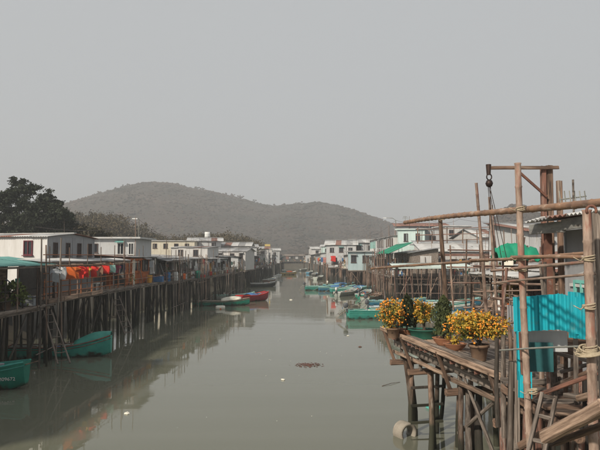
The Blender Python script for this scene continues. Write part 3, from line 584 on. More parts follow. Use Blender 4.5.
far_left = [  # x, y, L, setback, wall, roof material, h, label
    (-9.6, 89, 9.5, 1.5, 'dark_wall', 'tin_grey', 2.3, 'dark open shed on stilts below the white pitched-roof house'),
    (-9.1, 104, 9, 1.2, 'pale_grey_wall', 'tin_white', 2.3, 'white-railed balcony house above the red boat'),
    (-8.9, 117, 10, 1.0, 'white_wall', 'tin_grey', 2.5, 'small whitish house just past the balcony house'),
    (-8.7, 132, 12, 1.0, 'dark_wall', 'tin_grey', 2.4, 'dark weathered hut midway along the far left row'),
    (-8.5, 149, 13, 1.0, 'pale_grey_wall', 'tin_white', 2.8, 'pale hut just short of the yellowish tower'),
    (-8.2, 168, 14, .8, 'dark_wall', 'tin_grey', 2.6, 'dark low hut beneath the yellowish tower'),
    (-7.9, 190, 16, .8, 'grey_wall', 'tin_grey', 2.8, 'grey hut just beyond the yellowish tower'),
    (-7.6, 214, 18, .8, 'dark_wall', 'tin_white', 2.8, 'small far hut with a white roof corner on the left bank'),
    (-7.2, 244, 22, .8, 'grey_wall', 'tin_grey', 3, 'farthest hut of the left bank at the channel bend')]
for x, y, L, sb, wl, rf, h, lb in far_left:
    stilt_house(lb, x, y, L, 7, 3.1, h, 'L', -1.5, setback=sb, wall=wl, roofm=rf, rise=.5, rail=(.9, 2, 'wood_grey') if y < 160 else None, wins=[('f', L * k, 1.4, 1.0, .9, 'frame_white' if wl != 'white_wall' else 'frame_dark') for k in (-.33, -.05, .28)],
                piles=(max(6, int(L / 1.6)), 2), group='stilt houses along the far left bank', panels=1.6, pr=.1, patch=.9, junk=1.3)
tw = thing('tower_house', 'narrow tower house with yellowish top, far end of left bank', 'house', (-10.2, 182, 0))
MB().box((0, 0, 4.6), (3.2, 3, 6)).build('wall', 'white_wall', tw); MB().box((.2, 0, 8.4), (1.7, 1.8, 1.6)).build('roof_room', 'hull_yellow', tw); MB().box((0, 0, 7.68), (3.6, 3.4, .14)).build('roof', 'tin_white', tw)
for u in (-.8, .8): window(tw, (u, -1.5, 6.2), (1, 0, 0), (0, -1, 0), .8, 1.0)
for dx in (-1.4, 1.4):
    for dy in (-1.2, 1.2): pole('pile', tw, (dx, dy, -1), (dx, dy, 1.7), .14)

# ---- right bank, from the near end to the far end
def eave_extra(t, a):
    z = 3.3
    for k, (u0, u1, dz) in enumerate(((-a - .3, -a + 1.35, 0), (-a + 1.3, -a + 3.1, .03), (-a + 3.05, a + .2, -.01))): plank('fascia', t, (u0, .32 - .02 * (k % 2), z + 2.86 + dz), (u1, .32 - .02 * (k % 2), z + 2.85 + dz + jit(.02)), .05, .21, 'weathered_fascia')
    for k in range(5): tin('loose_sheet', t, (-a + .1 + k * .55, .05 + jit(.1), z + 3.0 + jit(.02)), (-a + .75 + k * .55, .05, z + 3.02 + jit(.02)), (-a + .1 + k * .55, 1.2, z + 3.12 + jit(.04)), random.choice(['tin_grey', 'tin_white', 'tin_rust']), panels=.7)
    for u in (-a + .35, 1.2): MB().box((u, .42, z + 1.38), (.13, .12, 2.75)).build('post', 'rust', t)
    MB().box((-a + 1.6, .88, z + 1.72), (2.6, .05, .06)).build('shelf', 'frame_white', t)
stilt_house('dark grey house with projecting grey eave, right edge behind the bamboo', 4.6, 9.2, 6.2, 6, 3.3, 2.8, 'R', 0, setback=.9, patch=.35, junk=0, wall='grey_wall', roofm='tin_grey', rise=.35, over=.5, piles=(5, 3), pm='pile_brown',
            wins=(('f', -2.3, 1.45, .6, .75, 'frame_mint'), ('f', -1.2, 1.55, .8, .7, 'frame_white')), extra=eave_extra, pr=.1)
stilt_house('low open hut of grey boards behind the flower deck', 8.6, 26.0, 6.4, 5, 3.2, 1.75, 'R', 3, setback=1.4, wall='wood_grey', roofm='tin_grey', rise=.45, piles=(7, 3), pm='pile_brown',
            wins=(('n', 2.2, 1.1, .7, .5), ('f', -1, 1.1, .8, .6), ('f', 1.4, 1.1, .8, .6)), rail=(.8, 3, 'pile_brown'), awning=(-.1, 1.4, 1.55, 1.75, 'tin_white', 5))
stilt_house('brown plank hut with rusty sloping roof, back of the boat bay', 12.6, 35, 7, 6, 3.1, 2.2, 'R', 4, setback=.8, wall='wood_brown', roofm='tin_rust', rise=.7, piles=(7, 3), pm='pile_brown', wins=(('n', 2.5, 1.4, .8, .7), ('f', 1, 1.3, .8, .8)), rail=(.9, 2, 'pile_brown'))
stilt_house('pale grey shack with white railing at the back of the boat bay', 17.0, 48, 9, 6, 3.2, 2.6, 'R', 6, setback=1.0, wall='pale_grey_wall', roofm='tin_white', rise=.6, piles=(7, 3), pm='pile_brown',
            wins=(('n', 2.5, 1.5, .9, .8), ('f', -2, 1.4, .9, .8), ('f', 1.6, 1.4, .9, .8)), rail=(.9, 2, 'frame_white'))
def boathouse_extra(t, a):
    z = 3.2
    plank('fascia_board', t, (-a - .3, -.3, z + 2.55), (a + .3, -.3, z + 2.5), .05, .3, 'wood_red')
stilt_house('white walled boathouse with a long pale roof rising to the right', 20.6, 75, 9.6, 7, 3.2, 2.9, 'C', 0, setback=.6, wall='white_wall', roofm='tin_white', rise=1.6, over=.4, piles=(8, 3), pm='pile_brown',
            wins=(('f', -2.6, 1.6, 1.0, .9), ('f', 0.6, 1.6, 1.0, .9)), doors=(('f', -1.0, .9, 2.0, 'wood_brown'),), rail=(.9, 2, 'pile_brown'), extra=boathouse_extra)
# landing canopy
cn = thing('landing_canopy', 'long whitish tin canopy on posts over the boat landing', 'canopy', (14.8, 68, 0))
tin('roof_sheet', cn, (-4.3, -.9, 4.38), (4.6, -.9, 4.42), (-4.3, 1.8, 4.75), 'mint_tin', panels=1.1)
plank('fascia_board', cn, (-4.3, -.93, 4.24), (4.6, -.93, 4.28), .04, .22, 'mint_tin')
for i in range(9):
    x = -4.1 + 8.5 * i / 8
    for yy in (-.7, 1.5): pole('post', cn, (x + jit(.15), yy, -1.4), (x + jit(.1), yy, 4.3 + (yy + .7) * .12), .075, 'pile_brown')
plank('walkway', cn, (-4.2, .4, 2.3), (4.5, .4, 2.3), 1.8, .1, 'wood_grey')
for i in range(5): pole('brace', cn, (-3.8 + i * 1.7, -.75, .5), (-2.6 + i * 1.7 + jit(.4), -.75, 3.2), .05, 'pile_brown')
MB().box((-3.85, -.95, 2.6), (.28, .3, 3.4)).build('main_post', 'pile_dark', cn)
lp = thing('hanging_lamp', 'yellowish lamp hanging under the left end of the landing canopy', 'lamp', (11.35, 67.3, 0))
MB().lathe([(.02, .5), (.05, .45), (.18, .1), (.16, 0), (.0, -.02)], (0, 0, 3.5), 10).build('shade', 'foam', lp, True); MB().tube((0, 0, 4.0), (0, 0, 4.36), .012).build('cord', 'black_metal', lp)
def green_awn(t, a):
    tin('tarp', t, (-a + 1, .1, 5.9), (a - .3, .1, 5.9), (-a + 1, 3.0, 7.25), 'green_tarp', pitch=.5, amp=.03, panels=3.5)
    for k in range(6): pole('post', t, (-a + .5 + k * 2.4, .3, 3.0), (-a + .6 + k * 2.4, .3, 6.0), .06, 'pile_brown')
stilt_house('low stilt house with bright green sloping awning', 10.7, 78, 13.5, 6, 3.2, 2.7, 'R', 0, setback=2.8, wall='wood_grey', roofm='tin_grey', rise=.6, piles=(16, 3), pm='pile_brown', rail=(1.0, 3, 'pile_brown'),
            wins=[('f', u, 1.5, 1.0, .9) for u in (-4.5, 0, 4)], extra=green_awn)
stilt_house('mint green two-storey house with two upstairs windows', 16.2, 86, 4.0, 6, 3.2, 6.2, 'C', -14, patch=0, roof='flat', wall='mint_wall', roofm='mint_tin', over=.3, wins=(('f', -.75, 5.1, .62, 1.15), ('f', .95, 5.1, .62, 1.15), ('f', -1, 2.2, .8, 1)), piles=(3, 2))
stilt_house('grey concrete annexe right of the mint green house', 19.6, 88, 2.8, 6, 3.2, 6.3, 'C', -8, roof='flat', wall='pale_grey_wall', roofm='tin_grey', over=.12, wins=(('f', .2, 4.9, .9, 1.0),), piles=(3, 2))
stilt_house('house with a rusty red roof behind the mint green house', 21.5, 104, 9, 6, 3.2, 7.6, 'C', -5, roof='shed', wall='grey_wall', roofm='tin_rust', rise=.9, over=.4, wins=[('f', u, 6.6, .9, 1) for u in (-3, 0, 3)], piles=(3, 2))
porch_pillars = lambda t, a: [MB().box((u, 3.0, 3.2 + 4.2), (.16, .16, 2.4)).build('balcony_post', 'frame_white', t) for u in (-a + .4, 0, a - .4)]
for (y, L, wl, lb) in ((93, 9, 'white_wall', 'white two-storey house with porch roof left of the mint house'), (103.5, 10, 'pale_grey_wall', 'long grey two-storey house, middle of the pale terrace row'),
                       (114.5, 11, 'pale_grey_wall', 'greyish two-storey house with mint shutters, far end of the terrace row')):
    stilt_house(lb, 10.9, y, L, 9, 3.2, 5.4, 'R', -1, setback=3.2, wall=wl, roofm='tin_white', rise=.35, over=.3, piles=(int(L), 3), pm='pile_brown', rail=(1.0, 2, 'pile_brown'), awning=(.1, 3.2, 2.5, 2.9, 'tin_white', 5),
                wins=[('f', L * k, 4.5, 1.1, 1.2, 'frame_mint' if y > 110 else 'frame_dark') for k in (-.36, -.12, .12, .36)] + [('f', L * k, 1.5, 1.2, 1.1) for k in (-.3, .05, .33)], group='pale two-storey row on the right bank')
stilt_house('small pale teal house jutting out on brown piles', 10.2, 98, 4.6, 7, 3.2, 3.1, 'C', -6, patch=.15, roof='flat', wall='teal_wall', roofm='tin_white', over=.5, pm='pile_brown', piles=(7, 4), wins=(('f', -1.3, 1.9, .9, 1.2), ('f', .7, 1.9, 1.1, 1.2), ('n', 2, 1.9, 1, 1.1)), pr=.1)
stilt_house('white house with grey pitched roof and open verandah of coloured cloth', 8.9, 128, 6.6, 8, 3.1, 4.9, 'C', -6, setback=0.3, roof='gx', wall='pale_grey_wall', roofm='tin_white', rise=1.1, over=.4, pm='pile_brown', piles=(7, 3), pr=.11,
            wins=(('f', -2, 3.8, .9, 1), ('f', 0, 3.8, .9, 1), ('f', 2, 3.8, .9, 1), ('f', -1.3, 1.4, 1.6, 1.5), ('f', 1.4, 1.4, 1.6, 1.5)), rail=(1.0, 2, 'wood_red'))
far_right = [
    (8.2, 121, 9, 1.0, 'pale_grey_wall', 'tin_grey', 2.6, 'brown-railed low house in front of the white verandah house'),
    (7.0, 143, 12, 1.0, 'white_wall', 'tin_white', 3.0, 'white washed house just past the verandah house'),
    (6.2, 158, 12, 1.0, 'dark_wall', 'tin_grey', 2.6, 'dark hut with rusty roof midway along the far right row'),
    (5.3, 174, 14, .8, 'pale_grey_wall', 'tin_white', 3.2, 'pale hut with reddish washing, far right row'),
    (4.4, 193, 15, .8, 'grey_wall', 'tin_grey', 2.6, 'grey hut two before the channel bend on the right'),
    (3.2, 215, 18, .8, 'dark_wall', 'tin_grey', 2.8, 'dark hut one before the channel bend on the right'),
    (1.6, 245, 24, .8, 'pale_grey_wall', 'tin_white', 3, 'farthest pale hut of the right bank at the bend')]
for x, y, L, sb, wl, rf, h, lb in far_right:
    stilt_house(lb, x, y, L, 7, 3.1, h, 'R', -1, setback=sb, wall=wl, roofm=rf, rise=.8, rail=(.9, 2, 'wood_red') if y < 180 else None, wins=[('f', L * k, 1.4, 1.0, .9, 'frame_white' if wl != 'white_wall' else 'frame_dark') for k in (-.33, -.05, .28)],
                piles=(max(6, int(L / 1.5)), 2), pm='pile_brown', group='stilt houses along the far right bank', panels=1.6, pr=.12, patch=.9, junk=1.5)
stilt_house('dim brownish hut closing the far end of the channel', -4, 296, 16, 8, 3, 2.6, 'C', 6, setback=1, junk=.4, roof='gx', wall='dark_wall', roofm='wood_grey', rise=1, wins=[('f', 16 * k, 1.8, 1.2, 1.1) for k in (-.3, 0, .3)], piles=(12, 2), panels=2.5, pr=.12, patch=.9)
back = [  # second row of roofs: x, y, L, wall, roof, h, roof kind, label
    (15.5, 130, 8, 'pale_grey_wall', 'tin_white', 5.4, 'gx', 'pale gabled house rising behind the teal house'), (14.5, 146, 8, 'white_wall', 'tin_grey', 5.6, 'shed', 'white house showing above the far right row, nearest'),
    (12.8, 163, 9, 'pale_grey_wall', 'tin_white', 5.2, 'gx', 'grey gabled house above the far right row'), (11.5, 184, 10, 'mint_wall', 'tin_grey', 5.4, 'shed', 'faint mint house above the far right row'), (9.5, 208, 11, 'white_wall', 'tin_white', 5.0, 'gx', 'faint white gabled house near the right bend'),
    (-14.5, 124, 8, 'white_wall', 'tin_white', 4.6, 'gx', 'white gabled house showing above the far left row'), (-14.2, 140, 8, 'pale_grey_wall', 'tin_grey', 4.6, 'shed', 'pale house above the dark weathered hut, far left'), (-13.0, 160, 9, 'white_wall', 'tin_white', 4.4, 'shed', 'white-roofed house left of the yellowish tower'), (-12.0, 205, 10, 'pale_grey_wall', 'tin_white', 4.4, 'gx', 'faint pale house right of the yellowish tower')]
for x, y, L, wl_, rf, h, rk, lb in back:
    stilt_house(lb, x, y, L, 7, 3.1, h, 'C', jit(8), roof=rk, wall=wl_, roofm=rf, rise=.8, wins=[('f', L * k, h - 1.1, 1.0, 1.0) for k in (-.32, 0, .32)] + [('f', L * k, 1.3, 1.0, 1.0) for k in (-.2, .2)], piles=(5, 2), panels=1.6, pr=.1, patch=.5)

# ------------------------------------------------------------------ boats
def boat(label, x, y, head, L=6.0, B=1.5, Hh=0.55, hull='hull_teal', inside='boat_inside', rim='paint_white', motor=False, seats=3, name='sampan', cover=None, cat='boat', group=None, bowup=0.35, loads=(), number=None):
    """origin amidships at the waterline; local +x is the bow"""
    t = thing(name, label, cat, (x, y, 0), R(head), group); NS, NP = 14, 5
    def half(u): return B / 2 * (0.80 + 0.36 * u - 0.16 * u * u if u < .6 else (0.80 + 0.216 - .0576) * (1 - .62 * ((u - .6) / .4) ** 2.4) )
    def sheer(u): return Hh + bowup * max(0, u - .45) ** 1.6 * 2.6 + .05 * (1 - u) ** 2
    def keel(u): return -0.22 + 0.45 * max(0, u - .72) ** 1.5 * 6
    def shell(ins, off):
        vs = []
        for i in range(NS + 1):
            u = i / NS; hb = max(.015, half(u) - ins); zs = sheer(u); zk = min(zs - .05, keel(u) + off)
            for j in range(-NP, NP + 1):
                s_ = j / NP; a_ = abs(s_); yy = hb * math.copysign(min(1, a_ ** 0.75 * (1 - .12 * (1 - a_))), s_); zz = zk + (zs - zk) * a_ ** 2.6
                vs.append(((u - .5) * (L - 2 * ins), yy, zz))
        W = 2 * NP + 1
        return vs, [(i * W + j, (i + 1) * W + j, (i + 1) * W + j + 1, i * W + j + 1) for i in range(NS) for j in range(W - 1)]
    v1, f1 = shell(0, 0); W = 2 * NP + 1
    hb_ = MB().add(v1, f1).add([v1[j] for j in range(W)], [tuple(range(W))]).add([v1[NS * W + j] for j in range(W)], [tuple(range(W))[::-1]]); hb_.build('hull', hull, t, True)
    v2, f2 = shell(.05, .14)
    MB().add(v2, [q[::-1] for q in f2]).add([v2[j] for j in range(W)], [tuple(range(W))[::-1]]).add([v2[NS * W + j] for j in range(W)], [tuple(range(W))]).build('lining', inside, t, True)
    for sd in (0, W - 1):
        MB().path([Vector(v1[i * W + sd]) * .995 + Vector((0, 0, .015)) for i in range(NS + 1)], .045, 6).build('gunwale', rim, t)
    MB().box((-L / 2 + .04, 0, sheer(0) - .0), (.09, B * .78, .07)).build('transom_cap', rim, t)
    for sd in (0, W - 1):
        MB().path([Vector(v1[i * W + sd]).lerp(Vector(v1[i * W + (1 if sd == 0 else W - 2)]), .35) * 1.008 for i in range(NS + 1)], .022, 5).build('rubbing_strake', rim, t)
    gm = ['cloth_blue', 'foam', 'wood_brown', 'rope', 'cloth_grey', 'cloth_orange', 'hull_green', 'dark_wall']; gb = MB()
    for k in range(int(L * 3)):
        u = random.uniform(.1, .78); gb.cur = random.randrange(8); x_ = (u - .5) * L; y_ = jit(half(u) * .6); z_ = sheer(u) - random.uniform(.1, .38); q = random.random()
        if q < .4: gb.box((x_, y_, z_), (random.uniform(.15, .5), random.uniform(.15, .4), random.uniform(.15, .4)), jit(1))
        elif q < .65: gb.path([(x_ + .17 * math.cos(a_ * .8), y_ + .15 * math.sin(a_ * .8), z_ + .02 * a_) for a_ in range(14)], .025, 5)
        elif q < .85: gb.tube((x_ - random.uniform(.3, 1), y_, z_ + .2), (x_ + random.uniform(.3, .8), y_ + jit(.2), z_ + .25), .025, .02, 5)
        else: gb.lathe([(.01, -.1), (.16, -.08), (.18, .2), (.01, .2)], (x_, y_, z_), 9)
    go_ = gb.build('boat_gear', gm, t); go_['kind'] = 'stuff'
    MB().path([(-L / 2 + .1, B * .3, sheer(0)), (-L / 2 - .3, B * .3, sheer(0) - .25), (-L / 2 - .9, B * .3 + .3, .0)], .012, 5).build('mooring_rope', 'rope', t)
    for k in range(seats):
        u = .2 + .5 * k / max(1, seats - 1); MB().box(((u - .5) * L, 0, sheer(u) - .1), (.28, half(u) * 1.86, .045)).build('seat', 'wood_pale', t)
    fd = [((u - .5) * L, sd * half(u) * .93, sheer(u) - .04) for u in (.8, .88, .95) for sd in (-1, 1)]
    MB().add(fd + [(p[0], p[1], p[2] - .04) for p in fd], [(0, 2, 3, 1), (2, 4, 5, 3), (6, 7, 9, 8), (8, 9, 11, 10), (0, 1, 7, 6)]).build('foredeck', inside, t)
    if motor:
        mt = MB().lathe([(.0, .62), (.13, .6), (.17, .5), (.18, .3), (.14, .2), (.0, .18)], (-L / 2 - .18, 0, sheer(0) + .05), 10, 1.25, .85).build('outboard_motor', motor if isinstance(motor, str) else 'motor_grey', t, True)
        MB().beam((-L / 2 - .15, 0, sheer(0) + .25), (-L / 2 - .85, 0, sheer(0) - .28), .12, .16).build('shaft', 'steel_grey', mt)
        MB().lathe([(.0, -.02), (.17, 0), (.0, .02)], (-L / 2 - .88, 0, sheer(0) - .32), 8).build('propeller', 'black_metal', mt)
        MB().tube((-L / 2, 0, sheer(0) + .45), (-L / 2 + .55, .05, sheer(0) + .52), .025).build('tiller', 'black_metal', mt)
        MB().box((-L / 2 - .05, 0, sheer(0)), (.16, .26, .3)).build('bracket', 'motor_grey', mt)
    if cover:
        u0, u1, hh, cm = cover
        def fn(u, v):
            uu = u0 + (u1 - u0) * u; s_ = (v - .5) * 2
            return ((uu - .5) * L, half(uu) * 1.04 * s_, sheer(uu) + hh * (1 - abs(s_) ** 2.4) * (0.55 + .45 * math.sin(u * math.pi)) + .03 * noise.noise((u * 5, v * 5, L)))
        MB().sheet(fn, 8, 8, (0, 0, -.03)).build('cover', cm, t, True)
    if number:
        fc = bpy.data.curves.new('number', 'FONT'); fc.body = number; fc.size = .21; fc.extrude = .004; fc.materials.append(MAT['paint_white'])
        tmp = bpy.data.objects.new('tmp', fc); COL.objects.link(tmp); dg = bpy.context.evaluated_depsgraph_get()
        me = bpy.data.meshes.new_from_object(tmp.evaluated_get(dg)); bpy.data.objects.remove(tmp); bpy.data.curves.remove(fc)
        o = bpy.data.objects.new('registration_number', me); COL.objects.link(o); o.parent = t
        o.location = ((.83 - .5) * L, -half(.83) * .76 - .05, .42); o.rotation_euler = (R(104), 0, math.atan2(half(.805) - half(.98), .175 * L) * .8)
    return t
def oar(label, p, q, r=.03, group=None):
    o = MB().path([p, Vector(p).lerp(Vector(q), .75), Vector(p).lerp(Vector(q), .78), q], [r, r * .8, r * 2.2, r * 2.0], 6).build('oar', 'wood_pale', None); return tag(o, label, 'oar', group)
def bargepole(label, p, q, r=.03, m='wood_pale'):
    root = Vector(p); o = MB().path([(0, 0, 0), (Vector(q) - root) * .5 + Vector((0, 0, .03)), Vector(q) - root], [r, r * .9, r * .7], 6).build('boat_pole', m, None, loc=root); return tag(o, label, 'pole')

boat('green sampan with white lettering, bow entering at the left edge', -14.35, 25.4, -3, 5.6, 1.7, .8, 'hull_green', 'hull_teal', 'hull_teal', seats=2, number='M09672')
bargepole('pale wooden pole lying over the bow of the lettered green sampan', at(12, 370, 25.2), at(38, 361, 25.0), .03)
boat('shaded teal sampan with a green hooded bow, moored under the washing terrace', -13.4, 33.2, 6, 5.6, 1.5, .55, 'hull_teal', 'boat_inside', 'wood_red', cover=(.66, 1.0, .42, 'hull_teal'), seats=3, bowup=.6)
boat('long green sampan with pale load beside the left stilts', -8.9, 67.0, 6, 6.4, 1.4, .5, 'hull_green', 'boat_inside', 'wood_pale', cover=(.5, .85, .45, 'foam'))
boat('dark red boat with orange-red trim, outermost at the left stilts', -5.8, 73.5, 48, 4.8, 1.7, .75, 'hull_red', 'hull_red', 'cloth_red', cover=(.3, .55, .3, 'cloth_blue'), seats=2)
boat('pale green sampan moored just behind the red boat', -8.6, 77.5, 10, 5.4, 1.4, .5, 'boat_inside', 'boat_inside', 'cloth_mint', seats=3)
boat('small yellow-orange boat far down the middle of the channel', -3.3, 176, 20, 4.6, 1.7, .7, 'hull_yellow', 'foam', 'paint_white', cover=(.3, .7, .5, 'cloth_orange'), seats=2)
boat('small dark boat tied under the far left balcony house', -6.8, 108, 15, 4.6, 1.4, .6, 'hull_dark', 'boat_inside', 'paint_white')
boat('teal green boat with tilted outboard, nearest in the right bay', 7.4, 53.4, 10, 6.4, 1.7, .72, 'hull_teal', 'boat_inside', 'hull_teal', motor='motor_grey')
boat('long blue boat with dark outboard behind the teal green boat', 10.8, 66.2, 3, 6.6, 1.6, .6, 'hull_blue', 'boat_inside_blue', 'cloth_mint', motor='motor_grey')
boat('teal boat with whitish rim moored below the landing canopy', 14.2, 62.8, -6, 6.8, 1.5, .6, 'hull_teal', 'boat_inside', 'paint_white')
boat('blue-grey boat half hidden behind the potted conifers', 14.0, 57.6, 8, 6.2, 1.5, .6, 'hull_blue', 'boat_inside', 'boat_inside', cover=(.2, .5, .25, 'tin_grey'))
boat('pale skiff with blue tarp, rightmost in the bay', 15.2, 52.0, -10, 5.4, 1.4, .55, 'boat_inside_blue', 'boat_inside', 'paint_white', cover=(.4, .8, .4, 'hull_blue'))
boat('white-motored boat lying across the row of blue boats', 6.6, 84.0, 55, 5.2, 1.5, .55, 'boat_inside', 'boat_inside', 'paint_white', motor='paint_white')
for i, (x, y, hd, hl, lb) in enumerate(((6.0, 95, 8, 'hull_blue', 'leftmost blue boat of the row below the teal house'), (7.6, 91.0, 14, 'hull_teal', 'teal boat in front of the blue boats below the teal house'),
                                        (9.6, 94, 4, 'hull_blue', 'blue boat with black motor against the brown piles'), (7.0, 104, 20, 'hull_blue', 'blue boat lying behind the mooring post'))):
    boat(lb, x, y, hd, 6.0, 1.5, .6, hl, 'boat_inside_blue', 'cloth_mint', motor=(i == 2), cover=(.3, .7, .35, 'cloth_blue') if i != 1 else None, group='boats moored below the teal house')
for i, (x, y, hd, lb) in enumerate(((4.4, 140, 70, 'pale boat end-on, first beyond the white mooring post'), (4.2, 166, 80, 'dark boat tied far along the right piles'), (-5.6, 150, 80, 'whitish boat tied far along the left piles'))):
    boat(lb, x, y, hd, 5.2, 1.5, .6, ['boat_inside', 'hull_dark', 'paint_white'][i], 'boat_inside', 'paint_white', seats=2, group='small far boats')
for lb, x, y, hd, hl, ins, rm, mo in (('turquoise boat nosing in beside the nearest teal boat', 9.6, 58.5, 14, 'hull_teal', 'boat_inside_blue', 'paint_white', True), ('dark blue boat between the bay boats and the landing', 17.0, 65.6, 4, 'hull_blue', 'boat_inside_blue', 'cloth_mint', False), ('weathered pale boat tied under the brown pole frame', 9.0, 73.5, 65, 'boat_inside', 'wood_pale', 'wood_pale', False),
                                 ('green boat end-on under the green awning', 8.6, 79.5, 72, 'hull_green', 'boat_inside', 'paint_white', True), ('blue boat end-on beside the brown terrace piles', 8.4, 88.5, 78, 'hull_blue', 'boat_inside_blue', 'paint_white', False), ('teal boat rafted outside the leftmost blue boat', 3.8, 97.5, 12, 'hull_teal', 'boat_inside_blue', 'cloth_mint', True)):
    boat(lb, x, y, hd, 6.0, 1.5, .62, hl, ins, rm, motor=mo, group='boats crowded along the right bank')
for lb, x, y, hd, hl in (('small blue boat far up the right bank', 3.0, 185, 75, 'hull_blue'), ('tiny pale boat before the channel bend', 1.2, 222, 60, 'boat_inside'), ('tiny teal boat far along the left bank', -5.2, 200, 100, 'hull_teal'), ('brown boat half under the far left huts', -6.4, 126, 70, 'wood_brown')):
    boat(lb, x, y, hd, 5.2, 1.5, .6, hl, 'boat_inside', 'paint_white', seats=2, group='small far boats')
mp_ = thing('mooring_post', 'white-topped mooring post in the water before the far right stilts', 'post', (4.6, 100, 0)); pole('post', mp_, (0, 0, -1.2), (.05, 0, 4.2), .14, 'pile_brown'); MB().lathe([(.0, .55), (.16, .5), (.17, 0), (0, 0)], (.02, 0, .9), 9).build('fender', 'foam', mp_, True)
fl = thing('foam_float', 'orange-white foam float beside the long green sampan', 'float', (-8.4, 62.6, 0), .2)
MB().lathe([(.0, -.5), (.22, -.48), (.26, -.3), (.26, .3), (.22, .48), (0, .5)], (0, 0, 0), 10).build('body', 'foam', fl, True).rotation_euler = (0, math.pi / 2, 0); fl.children[0].location = (0, 0, .12)
MB().lathe([(.27, -.08), (.285, 0), (.27, .08)], (0, 0, 0), 10).build('band', 'cloth_orange', fl, True).rotation_euler = (0, math.pi / 2, 0); fl.children[1].location = (0, 0, .12)

# ------------------------------------------------------------------ flower deck
E_ = Vector((-.171, .985, 0)); N_ = Vector((.985, .171, 0)); P0 = Vector((4.2, 10.0, 0))
def FD(s, t, z): return P0 + E_ * s + N_ * t + Vector((0, 0, z))
fr = FD(5, 1, 0); fd = thing('flower_deck', 'weathered timber deck on stilts carrying the potted plants', 'deck', fr)
ZD = 3.2
for i in range(17):
    t_ = .13 + i * .215; s1 = 9.15 + jit(.08); sm = random.uniform(4, 6.5)
    plank('deck_plank', fd, FD(1.4 + jit(.1), t_, ZD - .02 + jit(.006)), FD(sm, t_, ZD - .02 + jit(.006)), .2, .04, 'wood_grey', fr)
    plank('deck_plank', fd, FD(sm + .015, t_ + jit(.01), ZD - .02 + jit(.006)), FD(s1, t_, ZD - .02 + jit(.006)), .2, .04, random.choice(['wood_grey', 'wood_pale', 'wood_brown']), fr)
for sa, sb in ((1.5, 5.4), (5.3, 9.3)):
    plank('edge_rail', fd, FD(sa, 0 if sa < 2 else .05, ZD + .05), FD(sb, 0.0, ZD + .06 + jit(.02)), .07, .13, 'wood_pale', fr)
    plank('edge_rail', fd, FD(sa, .3, ZD + .04), FD(sb, .33, ZD + .05), .12, .06, 'wood_grey', fr)
    plank('fascia_board', fd, FD(sa, .45, ZD - .42), FD(sb, .45, ZD - .38), .05, .2, 'wood_grey', fr)
    plank('fascia_board', fd, FD(sa, .40, ZD - .62), FD(sb, .40, ZD - .66 + jit(.03)), .05, .1, 'wood_pale', fr)
for k in range(24): plank('joist', fd, FD(1.6 + k * .32 + jit(.03), .06, ZD - .1), FD(1.6 + k * .32 + jit(.03), 3.7, ZD - .1), .07, .11, random.choice(['wood_brown', 'wood_red', 'wood_grey']), fr)
for k, s_ in enumerate((8.95, 7.35, 4.75, 2.1)):
    plank('bearer', fd, FD(s_, .2 - .12 * (k == 3), 2.24), FD(s_ + .1, 3.6, 2.3), .15, .17, 'wood_brown', fr)
    plank('strut', fd, FD(s_, -.02, ZD + .05), FD(s_, .34, 2.25), .055, .09, 'wood_brown', fr)
    for t_ in (.9, 1.8, 2.9): pole('pile', fd, FD(s_ + jit(.2), t_ + jit(.15), -1.5), FD(s_ + .02, t_, 2.2), .085, 'pile_brown', fr)
    plank('upright', fd, FD(s_ - .05, .55, 2.3), FD(s_ - .05, .55, ZD - .1), .09, .09, 'wood_grey', fr)
pole('stringer', fd, FD(1.7, .5, 2.52), FD(9, .55, 2.5), .06, 'wood_grey', fr)
pole('pile', fd, atz(414, 441, -.8) , at(407, 359, 18.6), .15, 'pile_brown', fr)
pole('pile', fd, at(431, 470, 17.2), at(430, 372, 17.2), .085, 'pile_brown', fr)
pole('pile', fd, atz(438, 440, -1), at(445, 368, 18.4), .075, 'pile_dark', fr)
for yy in (387, 405, 422, 440): plank('rung', fd, at(411, yy + 1, 18.3), at(443, yy - 1, 18.4), .06, .08, 'pile_dark', fr)
for (px, m_, r_) in ((461, 'pile_brown', .075), (469, 'wood_grey', .085), (479, 'pile_dark', .1)): pole('pile', fd, at(px + 2, 480, 14.3), at(px, 386, 14.6), r_, m_, fr)
for (px, m_, r_) in ((502, 'wood_red', .07), (517, 'wood_grey', .1), (533, 'pile_dark', .1)): pole('pile', fd, at(px + 2, 500, 11.6), at(px, 398, 11.9), r_, m_, fr)
for k in range(8): pole('pile', fd, FD(random.uniform(1.5, 8), random.uniform(2, 3.6), -1.5), FD(random.uniform(1.5, 8), random.uniform(2.2, 3.6), 3.1), .07, random.choice(['pile_brown', 'pile_dark']), fr)
pole('brace', fd, FD(4.9, .6, 1.2), FD(2.2, .5, 2.9), .05, 'wood_grey', fr); pole('brace', fd, FD(2.4, .4, 1.0), FD(4.4, .45, 2.8), .045, 'wood_grey', fr)

